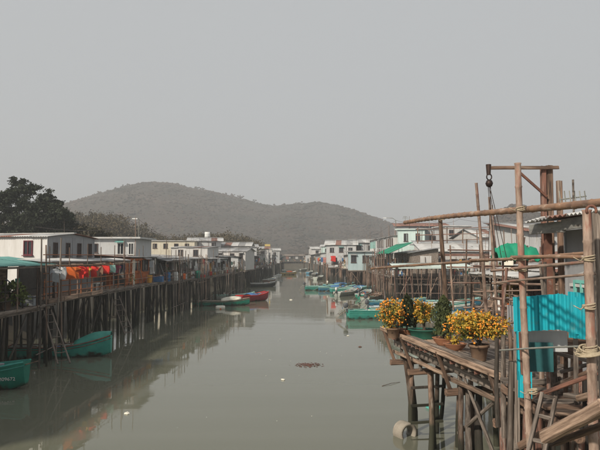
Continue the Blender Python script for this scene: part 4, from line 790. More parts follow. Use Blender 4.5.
# pots and plants
def pot(t, kind, m_, r, h, sx=1.0):
    if kind == 'tub': prof = [(r * .8, 0), (r, h * .9), (r * 1.06, h * .92), (r * 1.06, h), (r * .92, h), (r * .88, h * .8)]
    elif kind == 'bowl': prof = [(r * .55, 0), (r * .9, h * .55), (r, h * .9), (r * 1.08, h), (r * .95, h), (r * .85, h * .8)]
    else: prof = [(r * .7, 0), (r * .95, h * .82), (r * 1.1, h * .84), (r * 1.1, h), (r * .95, h), (r * .9, h * .8)]
    p = MB().lathe(prof, n=18, sx=sx).build('pot', m_, t, True)
    MB().lathe([(0.001, h * .86), (r * .9, h * .82)], n=14, sx=sx).build('soil', 'soil', p)
def bush(t, c, rx, ry, rz, n, size, m_, up=.3, name='foliage', hollow=.45):
    mb = MB(); c = Vector(c)
    cl = [Vector((random.gauss(0, 1), random.gauss(0, 1), random.gauss(0, 1))).normalized() * random.uniform(hollow, 1.0) for _ in range(max(6, n // 28))]
    for _ in range(n):
        d = random.choice(cl) + Vector((random.gauss(0, .17), random.gauss(0, .17), random.gauss(0, .17)))
        leaf(mb, c + Vector((d.x * rx, d.y * ry, d.z * rz)), size * random.uniform(.7, 1.3), up)
    return mb.build(name, m_, t)
def fruits(t, c, rx, ry, rz, n, r, m_='fruit_orange'):
    mb = MB(); c = Vector(c)
    for _ in range(n):
        if _ % 3 == 0: base_ = Vector((random.gauss(0, 1), random.gauss(0, 1), random.gauss(0, .9))).normalized()
        d = (base_ + Vector((jit(.28), jit(.28), jit(.28)))) * random.uniform(.8, 1.08)
        blob_c = c + Vector((d.x * rx, d.y * ry, d.z * rz)); rr_ = r * random.uniform(.55, 1.15); mb.add([blob_c + v * rr_ for v in ICO_V], ICO_F)
    o = mb.build('fruit' if m_ == 'fruit_orange' else 'flowers', m_, t, True); o['kind'] = 'stuff'; return o
def stems(t, h0, h1, spread, n, r=.012):
    mb = MB()
    for _ in range(n): mb.path([(jit(.04), jit(.04), h0), (jit(spread * .4), jit(spread * .4), (h0 + h1) / 2), (jit(spread), jit(spread), h1)], [r, r * .8, r * .4], 5)
    mb.build('stems', 'bark', t)
def on_deck(px, py): return atz(px, py, ZD + .005)
t = thing('kumquat_plant', 'small kumquat with orange fruit at the outer deck corner', 'plant', on_deck(393, 338)); pot(t, 'pot', 'pot_brown', .2, .3); stems(t, .2, .75, .25, 7)
bush(t, (-.03, 0, .72), .44, .4, .4, 1000, .042, 'leaf_yellow'); bush(t, (-.03, 0, .68), .36, .36, .32, 420, .042, 'leaf_green'); fruits(t, (-.03, 0, .74), .42, .4, .38, 150, .03)
t = thing('red_flower_plant', 'small red flowers beside the corner kumquat', 'plant', on_deck(399, 336)); pot(t, 'pot', 'terracotta', .1, .14); stems(t, .1, .4, .08, 5, .006); bush(t, (0, 0, .3), .12, .12, .14, 60, .035, 'leaf_green'); fruits(t, (0, 0, .42), .13, .13, .09, 16, .035, 'petal_red')
def conifer(t, h0, h, r, n):
    mb = MB()
    for _ in range(n):
        u = random.random() ** .8; a_ = random.uniform(0, 6.3); rr = r * .8 * (1 - u ** 4) * (.75 + .35 * math.sin(a_ * 3 + u * 9)) * random.uniform(.35, 1.05)
        leaf(mb, (rr * math.cos(a_), rr * math.sin(a_), h0 + h * (.04 + .96 * u)), random.uniform(.028, .055), 1.4)
    mb.build('foliage', 'leaf_dark', t); MB().tube((0, 0, h0 - .15), (0, 0, h0 + h * .8), .03, .01).build('stem', 'bark', t)
t = thing('potted_conifer', 'short pointed dark conifer next to the corner kumquat', 'plant', on_deck(407, 336)); pot(t, 'bowl', 'terracotta', .27, .2, 1.25); conifer(t, .25, 1.0, .34, 2200)
for lb, px, py, hh, nn, lm in (('thin yellow-leaved kumquat right of the short conifer', 415, 335, 1.0, 420, 'leaf_yellow'), ('tall sparse yellow-green kumquat in the dark green tub', 424, 338, 1.05, 460, 'leaf_yellow')):
    t = thing('kumquat_plant', lb, 'plant', on_deck(px, py))
    if px == 415: pot(t, 'pot', 'terracotta', .16, .2)
    else: pot(t, 'tub', 'pot_green', .36, .26, 1.25)
    stems(t, .1, hh, .2, 9); bush(t, (0, 0, hh * .72), .27, .25, hh * .36, int(nn * 1.6), .04, lm); bush(t, (0, 0, hh * .62), .25, .24, hh * .34, 300, .042, 'leaf_green'); fruits(t, (0, 0, hh * .7), .26, .24, hh * .34, 34, .027)
t = thing('potted_conifer', 'taller columnar dark conifer in the middle of the flower deck', 'plant', on_deck(444, 345)); pot(t, 'bowl', 'terracotta', .26, .2, 1.15); conifer(t, .22, 1.1, .4, 3200)
t = thing('clay_bowl', 'shallow terracotta bowl with yellow shoots beside the large kumquat', 'plant pot', on_deck(455, 350)); pot(t, 'bowl', 'terracotta', .24, .17, 1.2); bush(t, (.02, 0, .25), .22, .2, .14, 130, .045, 'leaf_yellow')
t = thing('kumquat_plant', 'largest kumquat bush full of orange fruit, in a brown pot', 'plant', on_deck(479, 360)); pot(t, 'pot', 'pot_brown', .22, .36); stems(t, .3, .95, .4, 12, .014)
bush(t, (-.05, 0, .82), .68, .58, .29, 2000, .042, 'leaf_yellow'); bush(t, (-.05, 0, .76), .6, .5, .27, 1100, .042, 'leaf_green'); fruits(t, (-.05, 0, .79), .66, .56, .29, 300, .027)

# ------------------------------------------------------------------ crane
ct = thing('timber_crane', 'rusty derrick crane with hook block standing behind the bamboo', 'crane', (5.62, 13.2, ZD))
def isec(p, q, wd, dp, tk=.02):
    p, q = Vector(p), Vector(q); mb = MB(); mb.beam(p, q, tk, dp - 2 * tk - .004)
    for s_ in (-1, 1): mb.beam(p + Vector((0, s_ * (dp / 2 - tk / 2), 0)), q + Vector((0, s_ * (dp / 2 - tk / 2), 0)), wd, tk)
    return mb
cz = lambda py: H_EYE + (256 - py) / FPX * 13.2 - ZD
plank('post', ct, (-.15, 0, 0), (-.15, 0, cz(166)), .11, .13, 'wood_red'); plank('post', ct, (.0, .02, 0), (.0, .02, cz(165)), .13, .12, 'wood_brown'); plank('post', ct, (.25, .1, 0), (.25, .1, cz(180)), .11, .12, 'wood_brown')
plank('jib', ct, (-1.46, -.14, cz(168.5)), (.15, -.12, cz(168)), .06, .075, 'wood_brown')
MB().beam((-.78, -.14, cz(171)), (-.13, -.12, cz(197)), .045, .05).build('brace', 'rust', ct)
MB().tube((-1.42, -.14, cz(165)), (-1.42, -.14, cz(175.5)), .06, .045, 9).build('jib_end', 'black_metal', ct)
hk = MB().lathe([(.0, -.09), (.06, -.065), (.085, 0), (.06, .065), (.0, .09)], (-1.41, -.14, cz(184)), 12).build('hook_block', 'black_metal', ct, True)
MB().path([Vector((-1.41 + .055 * math.cos(a_), -.14, cz(177.5) + .07 * math.sin(a_))) for a_ in [R(k) for k in range(-60, 271, 30)]], .014, 6).build('hook', 'black_metal', hk, True)
MB().tube((-1.41, -.14, cz(180)), (-1.41, -.14, cz(183)), .02).build('shank', 'black_metal', hk)
for k, (x1, py1) in enumerate(((-1.28, 262), (-1.12, 268), (-1.02, 262), (-1.45, 262))): MB().tube((-1.44 + k * .02, -.14, cz(187)), (x1, -.1, cz(py1)), .008, .008, 5).build('rope', 'black_metal', ct)

# ------------------------------------------------------------------ bamboo scaffold at the near right
bf = Vector((3.0, 8.0, 0)); bs = thing('bamboo_scaffold', 'tall bamboo scaffold with lashed rails across the right foreground', 'scaffold', bf)
bamboo('upright', bs, at(536, 452, 7.7) - Vector((0, 0, 3.4)), at(519, 163, 8.0), .048, 'bamboo', bf)
bamboo('upright', bs, at(593, 470, 5.9) - Vector((0, 0, 2.6)), at(587, 210, 6.0), .05, 'bamboo', bf)
pole('upright', bs, at(604, 470, 6.3) - Vector((0, 0, 2.6)), at(597, 213, 6.4), .055, 'wood_grey', bf)
pole('upright', bs, at(450, 352, 17.2), at(440, 219, 16.8), .075, 'wood_brown', bf)
bamboo('rail', bs, at(405, 222.5, 17.6), at(612, 199, 6.0), .05, 'bamboo_brown', bf, .4)
bamboo('rail', bs, at(372, 269, 17.5), at(490, 259, 11.3), .032, 'bamboo_brown', bf, .4)
bamboo('rail', bs, at(470, 260.5, 12), at(604, 253, 6.5), .026, 'bamboo_brown', bf, .35)
bamboo('rail', bs, at(512, 257, 8.1), at(592, 257, 6.1), .022, 'bamboo_brown', bf, .35)
bamboo('rail', bs, at(512, 269, 8.1), at(592, 261, 6.1), .02, 'bamboo', bf, .35)
bamboo('rail', bs, at(497, 283, 8.6), at(596, 273, 6.1), .016, 'bamboo', bf, .35)
bamboo('rail', bs, at(500, 350, 8.6), at(592, 346, 6.1), .012, 'steel_grey', bf, .35)
bamboo('upright', bs, at(544, 300, 9.0), at(540, 262, 9.0), .025, 'wood_grey', bf)
for (px, py, D_, r_) in ((520.5, 208.5, 7.98, .058), (521.5, 258, 7.96, .055), (522.5, 269, 7.95, .055), (588.5, 258, 5.98, .058), (589, 306, 5.95, .058), (590, 348, 5.95, .065), (590, 352, 5.95, .066), (441, 219, 16.7, .1), (532.5, 391, 7.75, .06)):
    c = at(px, py, D_); mb = MB()
    for k in range(3): mb.path([c - bf + Vector((math.cos(a_) * r_, math.sin(a_) * r_, (k - 1) * .016 + .012 * math.sin(a_ + k))) for a_ in [i * 2 * math.pi / 12 for i in range(13)]], .008, 5)
    mb.path([c - bf + Vector((-r_, -.02, 0)), c - bf + Vector((-r_ - .05, -.05, -.03)), c - bf + Vector((-r_ - .12, -.05, .01))], [.008, .007, .004], 5); mb.build('lashing', 'rope', bs, True)
cr = bf; hook = at(586, 212, 6.0)
MB().path([hook - bf + Vector((.05 * math.cos(a_) + .03, -.05, .05 * math.sin(a_) + .01)) for a_ in [R(k) for k in range(-30, 211, 30)]], .014, 6).build('tie', 'rust', bs, True)

# turquoise sheets and boards
ts = at(550, 332, 8.25); tq = thing('corrugated_fence', 'bright turquoise corrugated sheets fixed behind the bamboo uprights', 'fence', ts)
tin('sheet', tq, at(514, 332, 8.5), at(561, 330, 8.3), at(513, 297, 8.5), 'turquoise_tin', .092, .027, .34, ts, wob=.15)
tin('sheet', tq, at(558, 329, 8.3), at(578, 334, 8.1), at(557, 293, 8.3), 'turquoise_tin', .092, .027, .34, ts, wob=.15)
tin('sheet', tq, at(569, 338, 8.15), at(584, 340, 8.05), at(568, 291, 8.15), 'turquoise_tin', .08, .018, .3, ts, wob=.15)
tin('sheet', tq, at(518, 397, 8.35), at(529, 398, 8.3), at(518, 371, 8.4), 'turquoise_tin', .07, .016, .3, ts, wob=.15)
tin('sheet', tq, at(517, 380, 8.4), at(520, 380, 8.4), at(516, 331, 8.4), 'turquoise_tin', .06, .01, .3, ts, wob=.15)
plank('batten', tq, at(523, 374, 8.35), at(520, 332, 8.4), .05, .04, 'wood_red', ts); plank('batten', tq, at(527.5, 374, 8.35), at(526, 332, 8.42), .06, .03, 'wood_grey', ts)
for (px) in (517, 576): plank('batten', tq, at(px, 400, 8.55) - Vector((0, 0, .6)), at(px - 1, 296, 8.6), .06, .05, 'wood_grey', ts)
plank('batten', tq, at(513, 301, 8.58), at(582, 297, 8.3), .04, .07, 'wood_grey', ts)
o = MB().box((0, 0, 0), (.62, .03, .3)).build('grey_board', 'pale_grey_wall', None, loc=at(545, 341, 8.7), rz=-.12); tag(o, 'grey board leaning below the turquoise sheets', 'board')
o = MB().box((0, 0, 0), (.34, .02, .42)).build('teal_board', 'teal_dark', None, loc=at(541, 357, 8.62), rz=-.1); tag(o, 'dark teal board under the grey board', 'board')

# near platform and loose timber
pr_ = Vector((5, 9, 0)); pf = thing('timber_platform', 'rough timber platform on posts at the bottom right', 'platform', pr_)
for i in range(9): plank('deck_plank', pf, (3.5 + jit(.1), 8.25 + i * .26 + jit(.03), 3.46 + jit(.015)), (7.6, 8.15 + i * .26, 3.46), .22, .045, random.choice(['wood_grey', 'wood_brown', 'wood_pale']), pr_)
for k in range(4): plank('bearer', pf, (3.55 + k * .75, 7.6, 3.3), (3.55 + k * .75 + jit(.1), 10.4, 3.3), .12, .15, 'wood_brown', pr_)
for k in range(26):
    x, y = random.uniform(3.3, 6.0), random.uniform(6.9, 10.3); pole('post', pf, (x + jit(.2), y + jit(.15), -1.2), (x, y, random.choice([3.25, 3.3, 3.5, 3.9])), random.uniform(.045, .09), random.choice(['pile_brown', 'wood_grey', 'pile_dark', 'wood_red']), pr_)
for (px, y0, y1, D_, r_, m_) in ((553, 398, 344, 9.0, .06, 'wood_grey'), (547, 405, 346, 8.9, .035, 'wood_red'), (566, 400, 352, 9.2, .04, 'wood_brown'), (572, 395, 340, 9.4, .035, 'wood_pale'), (580, 392, 350, 9.3, .04, 'wood_red'), (597, 395, 350, 8.6, .05, 'wood_grey'),
                              (503, 420, 335, 10.5, .05, 'wood_grey'), (510, 420, 326, 10.6, .045, 'wood_brown'), (497, 410, 338, 10.8, .045, 'pile_dark'), (516, 430, 305, 10.2, .04, 'wood_grey'), (524, 430, 330, 9.8, .05, 'wood_red'), (545, 300, 262, 9.0, .03, 'wood_grey')):
    pole('upright', pf, at(px + 1, y0, D_) - Vector((0, 0, .3)), at(px, y1, D_), r_, m_, pr_)
for (a_, b_, w_, h_, m_) in ((at(555, 385, 9), at(604, 366, 8.2), .1, .05, 'wood_brown'), (at(552, 352, 9.1), at(600, 364, 8.8), .07, .05, 'wood_grey'), (at(560, 372, 9.2), at(606, 360, 9), .12, .04, 'wood_grey'), (at(566, 395, 8.4), at(612, 402, 7.6), .1, .06, 'wood_grey'),
                           (at(562, 340, 9.4), at(600, 345, 9.2), .05, .4, 'wood_brown'), (at(500, 386, 10.6), at(560, 380, 9.4), .08, .1, 'wood_grey'), (at(520, 446, 8.4), at(570, 420, 7.6), .08, .1, 'wood_brown')):
    plank('rail_board', pf, a_, b_, w_, h_, m_, pr_)
def loose(label, p, q, wd, ht, m_, roll=0, name='loose_plank'):
    root = Vector(p); r = thing(name, label, 'plank', root); plank('board', r, p, q, wd, ht, m_, root, roll); return r
loose('thick squared beam jutting across the bottom right corner', at(546, 437, 6.3), at(606, 405, 5.3), .13, .12, 'wood_pale', .1)
loose('darker plank lying just under the thick corner beam', at(553, 444, 6.5), at(606, 424, 5.6), .1, .05, 'wood_brown')
loose('flat reddish plank slanting above the wooden ladder', at(541, 394, 8.0), at(606, 370, 6.8), .16, .05, 'wood_red', .2)
loose('short pale plank end poking in at the right edge', at(580, 398.5, 7.4), at(608, 391, 6.6), .1, .07, 'wood_pale')
loose('small broken timber end below the short pale plank', at(590, 406, 7.0), at(608, 401, 6.5), .06, .06, 'wood_pale')
bb = thing('wooden_ladder', 'short grey wooden ladder leaning below the reddish plank', 'ladder', at(541, 395, 7.7))
r0 = bb.location.copy()
A0, A1, B0, B1 = at(542, 394, 7.7), at(524, 470, 7.0), at(556, 397, 7.7), at(540, 474, 7.0)
plank('side_rail', bb, A0, A1, .045, .07, 'wood_grey', r0); plank('side_rail', bb, B0, B1, .045, .07, 'wood_grey', r0)
for k in (.02, .3, .62, .92): plank('rung', bb, A0.lerp(A1, k), B0.lerp(B1, k), .06, .045, 'wood_grey', r0)
co = thing('rope_coil', 'pale rope coil hung round the rightmost bamboo upright', 'rope', at(590, 349, 5.95))
mb = MB()
for k in range(4): mb.path([Vector((math.cos(a_) * (.1 + .012 * k), math.sin(a_) * (.09 + .01 * k), -.012 * k + .03 * math.sin(a_ + .4 * k))) for a_ in [i * 2 * math.pi / 16 for i in range(17)]], .011, 6)
mb.build('coil', 'rope', co, True)

# things in the water by the flower deck
rg = thing('concrete_ring', 'beige concrete pipe ring half sunk by the corner pile', 'pipe', atz(405, 436, 0))
ro = MB().lathe([(.32, -.2), (.32, .2), (.23, .2), (.23, -.2), (.32, -.2)], n=22).build('ring', 'concrete', rg, True); ro.rotation_euler = (R(90), 0, R(28)); ro.location = (0, 0, .12)
pt = thing('floating_crate', 'pale teal plastic tray floating behind the rungs', 'tray', atz(434, 408, 0)); MB().box((0, 0, .05), (.5, .34, .1), .3).box((0, 0, .13), (.3, .2, .05), .3).build('tray', 'plastic_teal', pt)
bargepole('thin twig floating on the water left of the corner pile', atz(382, 386, .01), atz(400, 382, .01), .012, 'wood_brown')
mb = MB(); c0 = atz(308, 365, 0)
for _ in range(170): p = Vector((random.gauss(0, .32), random.gauss(0, .3), .012)); a_ = random.uniform(0, 6.3); s_ = random.uniform(.04, .11); mb.add([p + Vector((math.cos(a_ + k) * s_ * f_, math.sin(a_ + k) * s_ * f_, jit(.008))) for k, f_ in ((0, 1), (1.3, .5), (3.1, 1), (4.6, .5))], [(0, 1, 2, 3)])
o = mb.build('floating_weed', 'dead_leaf', None, loc=c0); tag(o, 'reddish patch of dead leaves floating mid channel', 'leaves', kind='stuff')
mb = MB()
for _ in range(70):
    yy = random.choice([random.uniform(14, 40), random.uniform(40, 95)]); xx = -4 + 3.5 * noise.noise((yy * .06, 2.2, 0)) * 3 + random.choice([0, 4.5, -3]) + random.gauss(0, .5); sz = random.uniform(.01, .035)
    if -9.5 < xx < 3: mb.add([(xx + sz * math.cos(k * 1.26 + yy), yy + sz * math.sin(k * 1.26 + yy) * 1.3, .008) for k in range(5)], [(0, 1, 2, 3, 4)])
tag(mb.build('floating_flecks', 'foam'), 'tiny pale flecks drifting in lines on the water', 'flecks', kind='stuff')
for lb, px, py, sz, m_ in (('white foam scrap floating in the middle of the far channel', 291, 300, .22, 'foam'), ('small white scrap floating below the dead leaves', 283, 380, .1, 'foam'), ('pale scrap floating near the left reflections', 127, 414, .12, 'foam'), ('small bottle-sized float near the teal boat stern', 348, 336, .1, 'foam'), ('dark stick scrap floating right of mid channel', 360, 347, .14, 'dead_leaf')):
    mb = MB(); blob(mb, (0, 0, .02), sz, .45); o = mb.build('floating_scrap', m_, None, loc=atz(px, py, 0)); tag(o, lb, 'debris')

# ------------------------------------------------------------------ ladders, washing and clutter on the left
def ladder(label, a0, a1, b0, b1, n):
    t = thing('pile_ladder', label, 'ladder', a1); r = Vector(a1)
    pole('side_rail', t, a1, a0, .04, 'wood_grey', r); pole('side_rail', t, b1, b0, .04, 'wood_grey', r)
    for k in range(n): pole('rung', t, Vector(a0).lerp(a1, (k + .6) / n), Vector(b0).lerp(b1, (k + .6) / n), .028, 'wood_grey', r)
ladder('grey ladder into the water in front of the hooded sampan', at(44, 311, 30.6), at(58, 364, 29.2), at(51, 310, 30.6), at(70, 363, 29.2), 7)
ladder('grey ladder into the water below the washing terrace', at(112, 297, 41.5), at(125, 335, 40.4), at(119, 296, 41.5), at(133, 334, 40.4), 7)
def garment(label, kind, px, top, m_, D_=None, wd=.62, ln=.75, rz=0.35, cat='clothes', p=None, group='washing on the terrace line'):
    if p is None:
        p = at(px, top, D_)
    if kind == 'shirt': out_ = [(-.22, 0), (.22, 0), (.5, -.16), (.44, -.42), (.27, -.32), (.29, -1), (-.29, -1), (-.27, -.32), (-.44, -.42), (-.5, -.16)]
    elif kind == 'trousers': out_ = [(-.3, 0), (.3, 0), (.34, -.5), (.3, -1), (.06, -1), (0, -.42), (-.06, -1), (-.3, -1), (-.34, -.5)]
    else: out_ = [(-.5, 0), (.5, 0), (.5, -.5), (.47, -1), (-.5, -.97), (-.52, -.5)]
    vs = []
    for k, dy in ((0, -.03), (1, .03)):
        vs += [((x + .06 * math.sin(z * 7 + len(label))) * wd, dy + .09 * math.sin(x * 9 + z * 4 + len(label)), z * ln * (1 + .12 * math.sin(x * 8 + len(label) * 2))) for x, z in out_]
    n_ = len(out_); fs = [tuple(range(n_))[::-1], tuple(range(n_, 2 * n_))] + [(i, (i + 1) % n_, n_ + (i + 1) % n_, n_ + i) for i in range(n_)]
    t = thing('hanging_' + ('shirt' if kind == 'shirt' else 'trousers' if kind == 'trousers' else 'cloth'), label, cat, p, rz, group)
    MB().add(vs, fs).build('fabric', m_, t)
    MB().path([(-.3 * wd, 0, -.02), (0, 0, .05), (.3 * wd, 0, -.02)], .012, 5).path([(0, 0, .05), (0, 0, .14)], .008, 5).build('hanger', 'black_metal', t)
line = [('pale grey shirt, leftmost on the terrace washing line', 'shirt', 56, 'cloth_grey'), ('white-grey towel beside the pale grey shirt', 'towel', 62, 'cloth_white'), ('orange towel, third from the left on the terrace line', 'towel', 71, 'cloth_orange'), ('orange-red shirt left of the yellow one on the line', 'shirt', 77, 'cloth_orange'),
        ('scarlet shirt between the orange-red shirt and short red towel', 'shirt', 81.5, 'cloth_red'), ('short red towel just left of the yellow shirt', 'towel', 84.5, 'cloth_red'), ('yellow-orange shirt in the middle of the washing', 'shirt', 88, 'cloth_yellow'), ('bright red shirt right of the yellow one', 'shirt', 94, 'cloth_red'),
        ('brown shorts between the two bright red garments', 'trousers', 100, 'cloth_brown'), ('bright red towel right of the brown shorts', 'towel', 105, 'cloth_red'), ('mint green towel on the terrace line', 'towel', 112, 'cloth_mint'), ('maroon shirt right of the mint towel', 'shirt', 117, 'cloth_maroon'), ('navy trousers hung last on the terrace line', 'trousers', 123, 'cloth_navy')]
for lb, kd, px, m_ in line:
    D_ = 12.72 * FPX / (300 - px) * (1.0 + .02 * random.random()); z_ = 4.98; p = Vector(((px - 300) / FPX * D_, D_, z_ + jit(.04)))
    garment(lb, kd, px, 0, m_, wd=random.uniform(.48, .7), ln=random.uniform(.5, .72), rz=random.uniform(.1, .5), p=p)
wl = thing('washing_line', 'washing line on outrigger poles along the left terrace', 'line', (-12.7, 38, 5.1))
MB().path([(-.22, -7.3, .02), (0, 0, -.03), (.22, 7.4, .02)], .015, 5).build('line', 'rope', wl)
for yy in (-7.0, -3.6, 0, 3.7, 7.2): pole('outrigger', wl, (-.75 + yy * .03, yy, .0), (.2 + yy * .03, yy, .03), .028, 'bamboo')
for lb, kd, x, y, z, m_ in (('red cloth on the verandah of the far pitched-roof house', 'towel', 7.2, 127.6, 5.6, 'cloth_red'), ('white cloth on the verandah of the far pitched-roof house', 'towel', 8.6, 127.6, 5.6, 'cloth_white'), ('red shirt right end of the far verandah', 'shirt', 11.2, 127.7, 5.6, 'cloth_red'),
                            ('orange cloth over the rail of the far verandah', 'towel', 10.0, 127.6, 4.3, 'cloth_yellow'), ('pink cloth on the far right bank rail', 'towel', 6.4, 150, 5.2, 'cloth_pink'), ('blue cloth on the far right bank rail', 'towel', 6.2, 160, 5.2, 'cloth_blue'), ('red cloth farthest along the right bank', 'towel', 5.9, 178, 5.0, 'cloth_red')):
    garment(lb, kd, 0, 0, m_, wd=1.1, ln=1.2, rz=.2, p=Vector((x, y, z)), group='washing on the far right bank')
garment('bright red lantern-like cloth hung left of the white boathouse', 'towel', 0, 0, 'cloth_red', wd=.85, ln=1.3, rz=0, p=at(433.5, 250, 71.5), group='washing on the far right bank')
bn = thing('bench', 'small white bench against the terrace railing', 'bench', (-13.55, 39.6, 3.33), 1.5)
MB().box((0, 0, .45), (1.0, .35, .05)).build('seat', 'paint_white', bn)
for sx in (-.42, .42):
    for sy in (-.13, .13): MB().box((sx, sy, .21), (.06, .06, .43)).build('leg', 'paint_white', bn)
def drum(label, p, m_, r=.28, h=.85, group=None):
    t = thing('plastic_drum', label, 'drum', p, 0, group); MB().lathe([(0.01, 0), (r * .95, 0), (r, .05), (r, h * .32), (r * 1.04, h * .34), (r, h * .36), (r, h * .64), (r * 1.04, h * .66), (r, h * .68), (r, h - .05), (r * .9, h), (.01, h)], n=14).build('body', m_, t, True)
    MB().lathe([(.0, .05), (r * .3, .05), (r * .3, 0)], (0, 0, h), 10).build('lid', 'black_metal', t)
def crate(label, p, m_, d=(.55, .4, .32), rz=0):
    t = thing('crate', label, 'crate', p, rz); a_, b_, h_ = d
    for sx in (-1, 1): MB().box((sx * (a_ / 2 - .015), 0, h_ / 2), (.03, b_, h_)).build('side', m_, t)
    for sy in (-1, 1):
        for k in range(3): MB().box((0, sy * (b_ / 2 - .012), h_ * (k + .5) / 3), (a_ - .064, .024, h_ / 3 - .03)).build('slat', m_, t)
    MB().box((0, 0, .03), (a_ - .064, b_ - .05, .03)).build('base', m_, t)
drum('blue drum on the deck right of the orange porch', Vector((-12.4, 55.4, 3.21)), 'cloth_blue'); drum('white drum on the cluttered grey shed deck', Vector((-12.1, 57.3, 3.21)), 'paint_white'); drum('orange drum by the cluttered grey shed rail', Vector((-11.9, 60.3, 3.21)), 'cloth_orange', .25, .6)
drum('green drum on the blue-grey hut deck', Vector((-11.4, 66, 3.11)), 'hull_green'); crate('red crate on the deck of the blue-grey hut', Vector((-11.3, 68.6, 3.11)), 'cloth_red'); crate('white crate stacked by the cluttered grey shed', Vector((-12.2, 61.6, 3.21)), 'paint_white', (.8, .6, .5))
drum('white water drum on the roof behind the white houses', Vector((-18.2, 116, 9.2)), 'paint_white', .55, 1.1); crate('blue crate on the porch with orange door', Vector((-12.5, 52.3, 3.31)), 'cloth_blue', (.8, .6, .5)); crate('grey crate on the near porch, left edge', Vector((-13.9, 30.4, 3.06)), 'cloth_grey', (.7, .5, .5))
drum('blue drum on the low deck behind the flower deck', Vector((9.0, 24.0, 3.21)), 'cloth_blue', .25, .6); crate('orange-brown crate beside the blue drum behind the flower deck', Vector((9.1, 25.3, 3.21)), 'cloth_orange', (.6, .45, .4))
sh = thing('potted_shrub', 'green shrub spilling over the near porch rail, left edge', 'plant', (-14.0, 28.2, 3.05)); pot(sh, 'pot', 'pot_brown', .3, .4); stems(sh, .3, 1.0, .4, 9, .02); bush(sh, (.1, 0, .75), .8, 1.1, .55, 900, .10, 'leaf_green')
sh = thing('potted_shrub', 'yellowish shrub on the boat bay deck behind the scaffold', 'plant', (9.6, 26.8, 3.2)); pot(sh, 'pot', 'terracotta', .25, .3); stems(sh, .3, .9, .3, 9, .015); bush(sh, (0, 0, .8), .55, .55, .5, 600, .08, 'leaf_yellow')

# drying racks and scaffolds of poles round the boat bay
def rack(label, x0, x1, y, z0, z1, nu, nr, m_='wood_grey', lean=.15):
    r = Vector(((x0 + x1) / 2, y, z0)); t = thing('drying_rack', label, 'rack', r, 0, 'pole racks round the boat bay')
    for i in range(nu):
        x = x0 + (x1 - x0) * i / (nu - 1) + jit(.15); pole('upright', t, (x, y + jit(.3), z0), (x + jit(lean), y + jit(.3), z1 + jit(.4)), .045, random.choice([m_, 'pile_brown', 'wood_red']), r)
    for k in range(nr): zz = z0 + (z1 - z0) * (k + .6) / nr; pole('crossbar', t, (x0 - .3, y + jit(.25), zz + jit(.12)), (x1 + .3, y + jit(.25), zz + jit(.12)), .032, random.choice([m_, 'bamboo', 'wood_red']), r)
rack('pole rack standing just behind the largest kumquat', 5.6, 8.4, 19.2, 1.4, 4.3, 6, 4)
rack('tall pole rack between the crane and the boat bay', 6.6, 10.5, 21.5, 2.2, 5.6, 6, 4, 'bamboo')
rack('pole rack with pale crossbars at the back of the bay', 10.5, 16, 33, .5, 5.4, 7, 4, 'wood_pale')
rack('tilted pole rack beside the brown plank hut', 14, 19, 40, .5, 6.0, 6, 4, 'wood_grey', .8)
rack('low pole rack in the water before the boathouse', 15, 24, 71, -.5, 5.2, 11, 3, 'pile_brown', .5)
for lb, p, q, r_ in (('tall leaning bamboo pole left of the crane ropes', at(487, 262, 16.5), at(476, 183, 16.5), .045), ('second leaning pole beside the crane ropes', at(497, 262, 16.8), at(489, 197, 16.8), .04), ('thin mast rising behind the white boathouse roof', at(497, 250, 40), at(492, 205, 40), .05)):
    root = Vector(p); t = thing('bamboo_pole', lb, 'pole', root); bamboo('culm', t, root - Vector((0, 0, 2.0)), q, r_, 'bamboo', root)
tb = MB(); ctr = at(515, 251, 21.5)
tb.sheet(lambda u, v: ((u - .5) * 1.5, (v - .5) * .9, .24 * max(0, math.sin(u * math.pi)) ** .5 * max(0, math.sin(v * math.pi)) ** .6 + .16 * noise.noise((u * 7, v * 4, 1)) + .05 * noise.noise((u * 19, v * 9, 4)) - .28 * (abs(v - .5) * 2) ** 4), 30, 16, (0, 0, -.05))
o = tb.build('tarpaulin', 'green_tarp', None, True, loc=ctr); tag(o, 'bright green tarpaulin bundle lying on the tall pole rack', 'tarpaulin')
gp = thing('gangplank', 'diagonal plank ramp rising behind the largest kumquat', 'ramp', at(470, 332, 19)); plank('board', gp, at(470, 333, 19), at(492, 302, 19.5), .25, .05, 'wood_pale', gp.location); plank('side_rail', gp, at(466, 327, 19.1), at(489, 296, 19.6), .05, .05, 'wood_grey', gp.location)
wb = thing('low_shed', 'low whitish board shed with dark hatch behind the largest kumquat', 'shed', (6.9, 17.6, 3.2))
MB().box((0, 0, .45), (1.1, 1.2, .9)).build('wall', 'pale_grey_wall', wb); tin('roof_sheet', wb, (-.65, -.75, .95), (.65, -.75, .95), (-.65, .75, 1.12), 'tin_grey', panels=.7); MB().box((.1, -.61, .5), (.45, .03, .4)).build('hatch', 'dark_wall', wb)
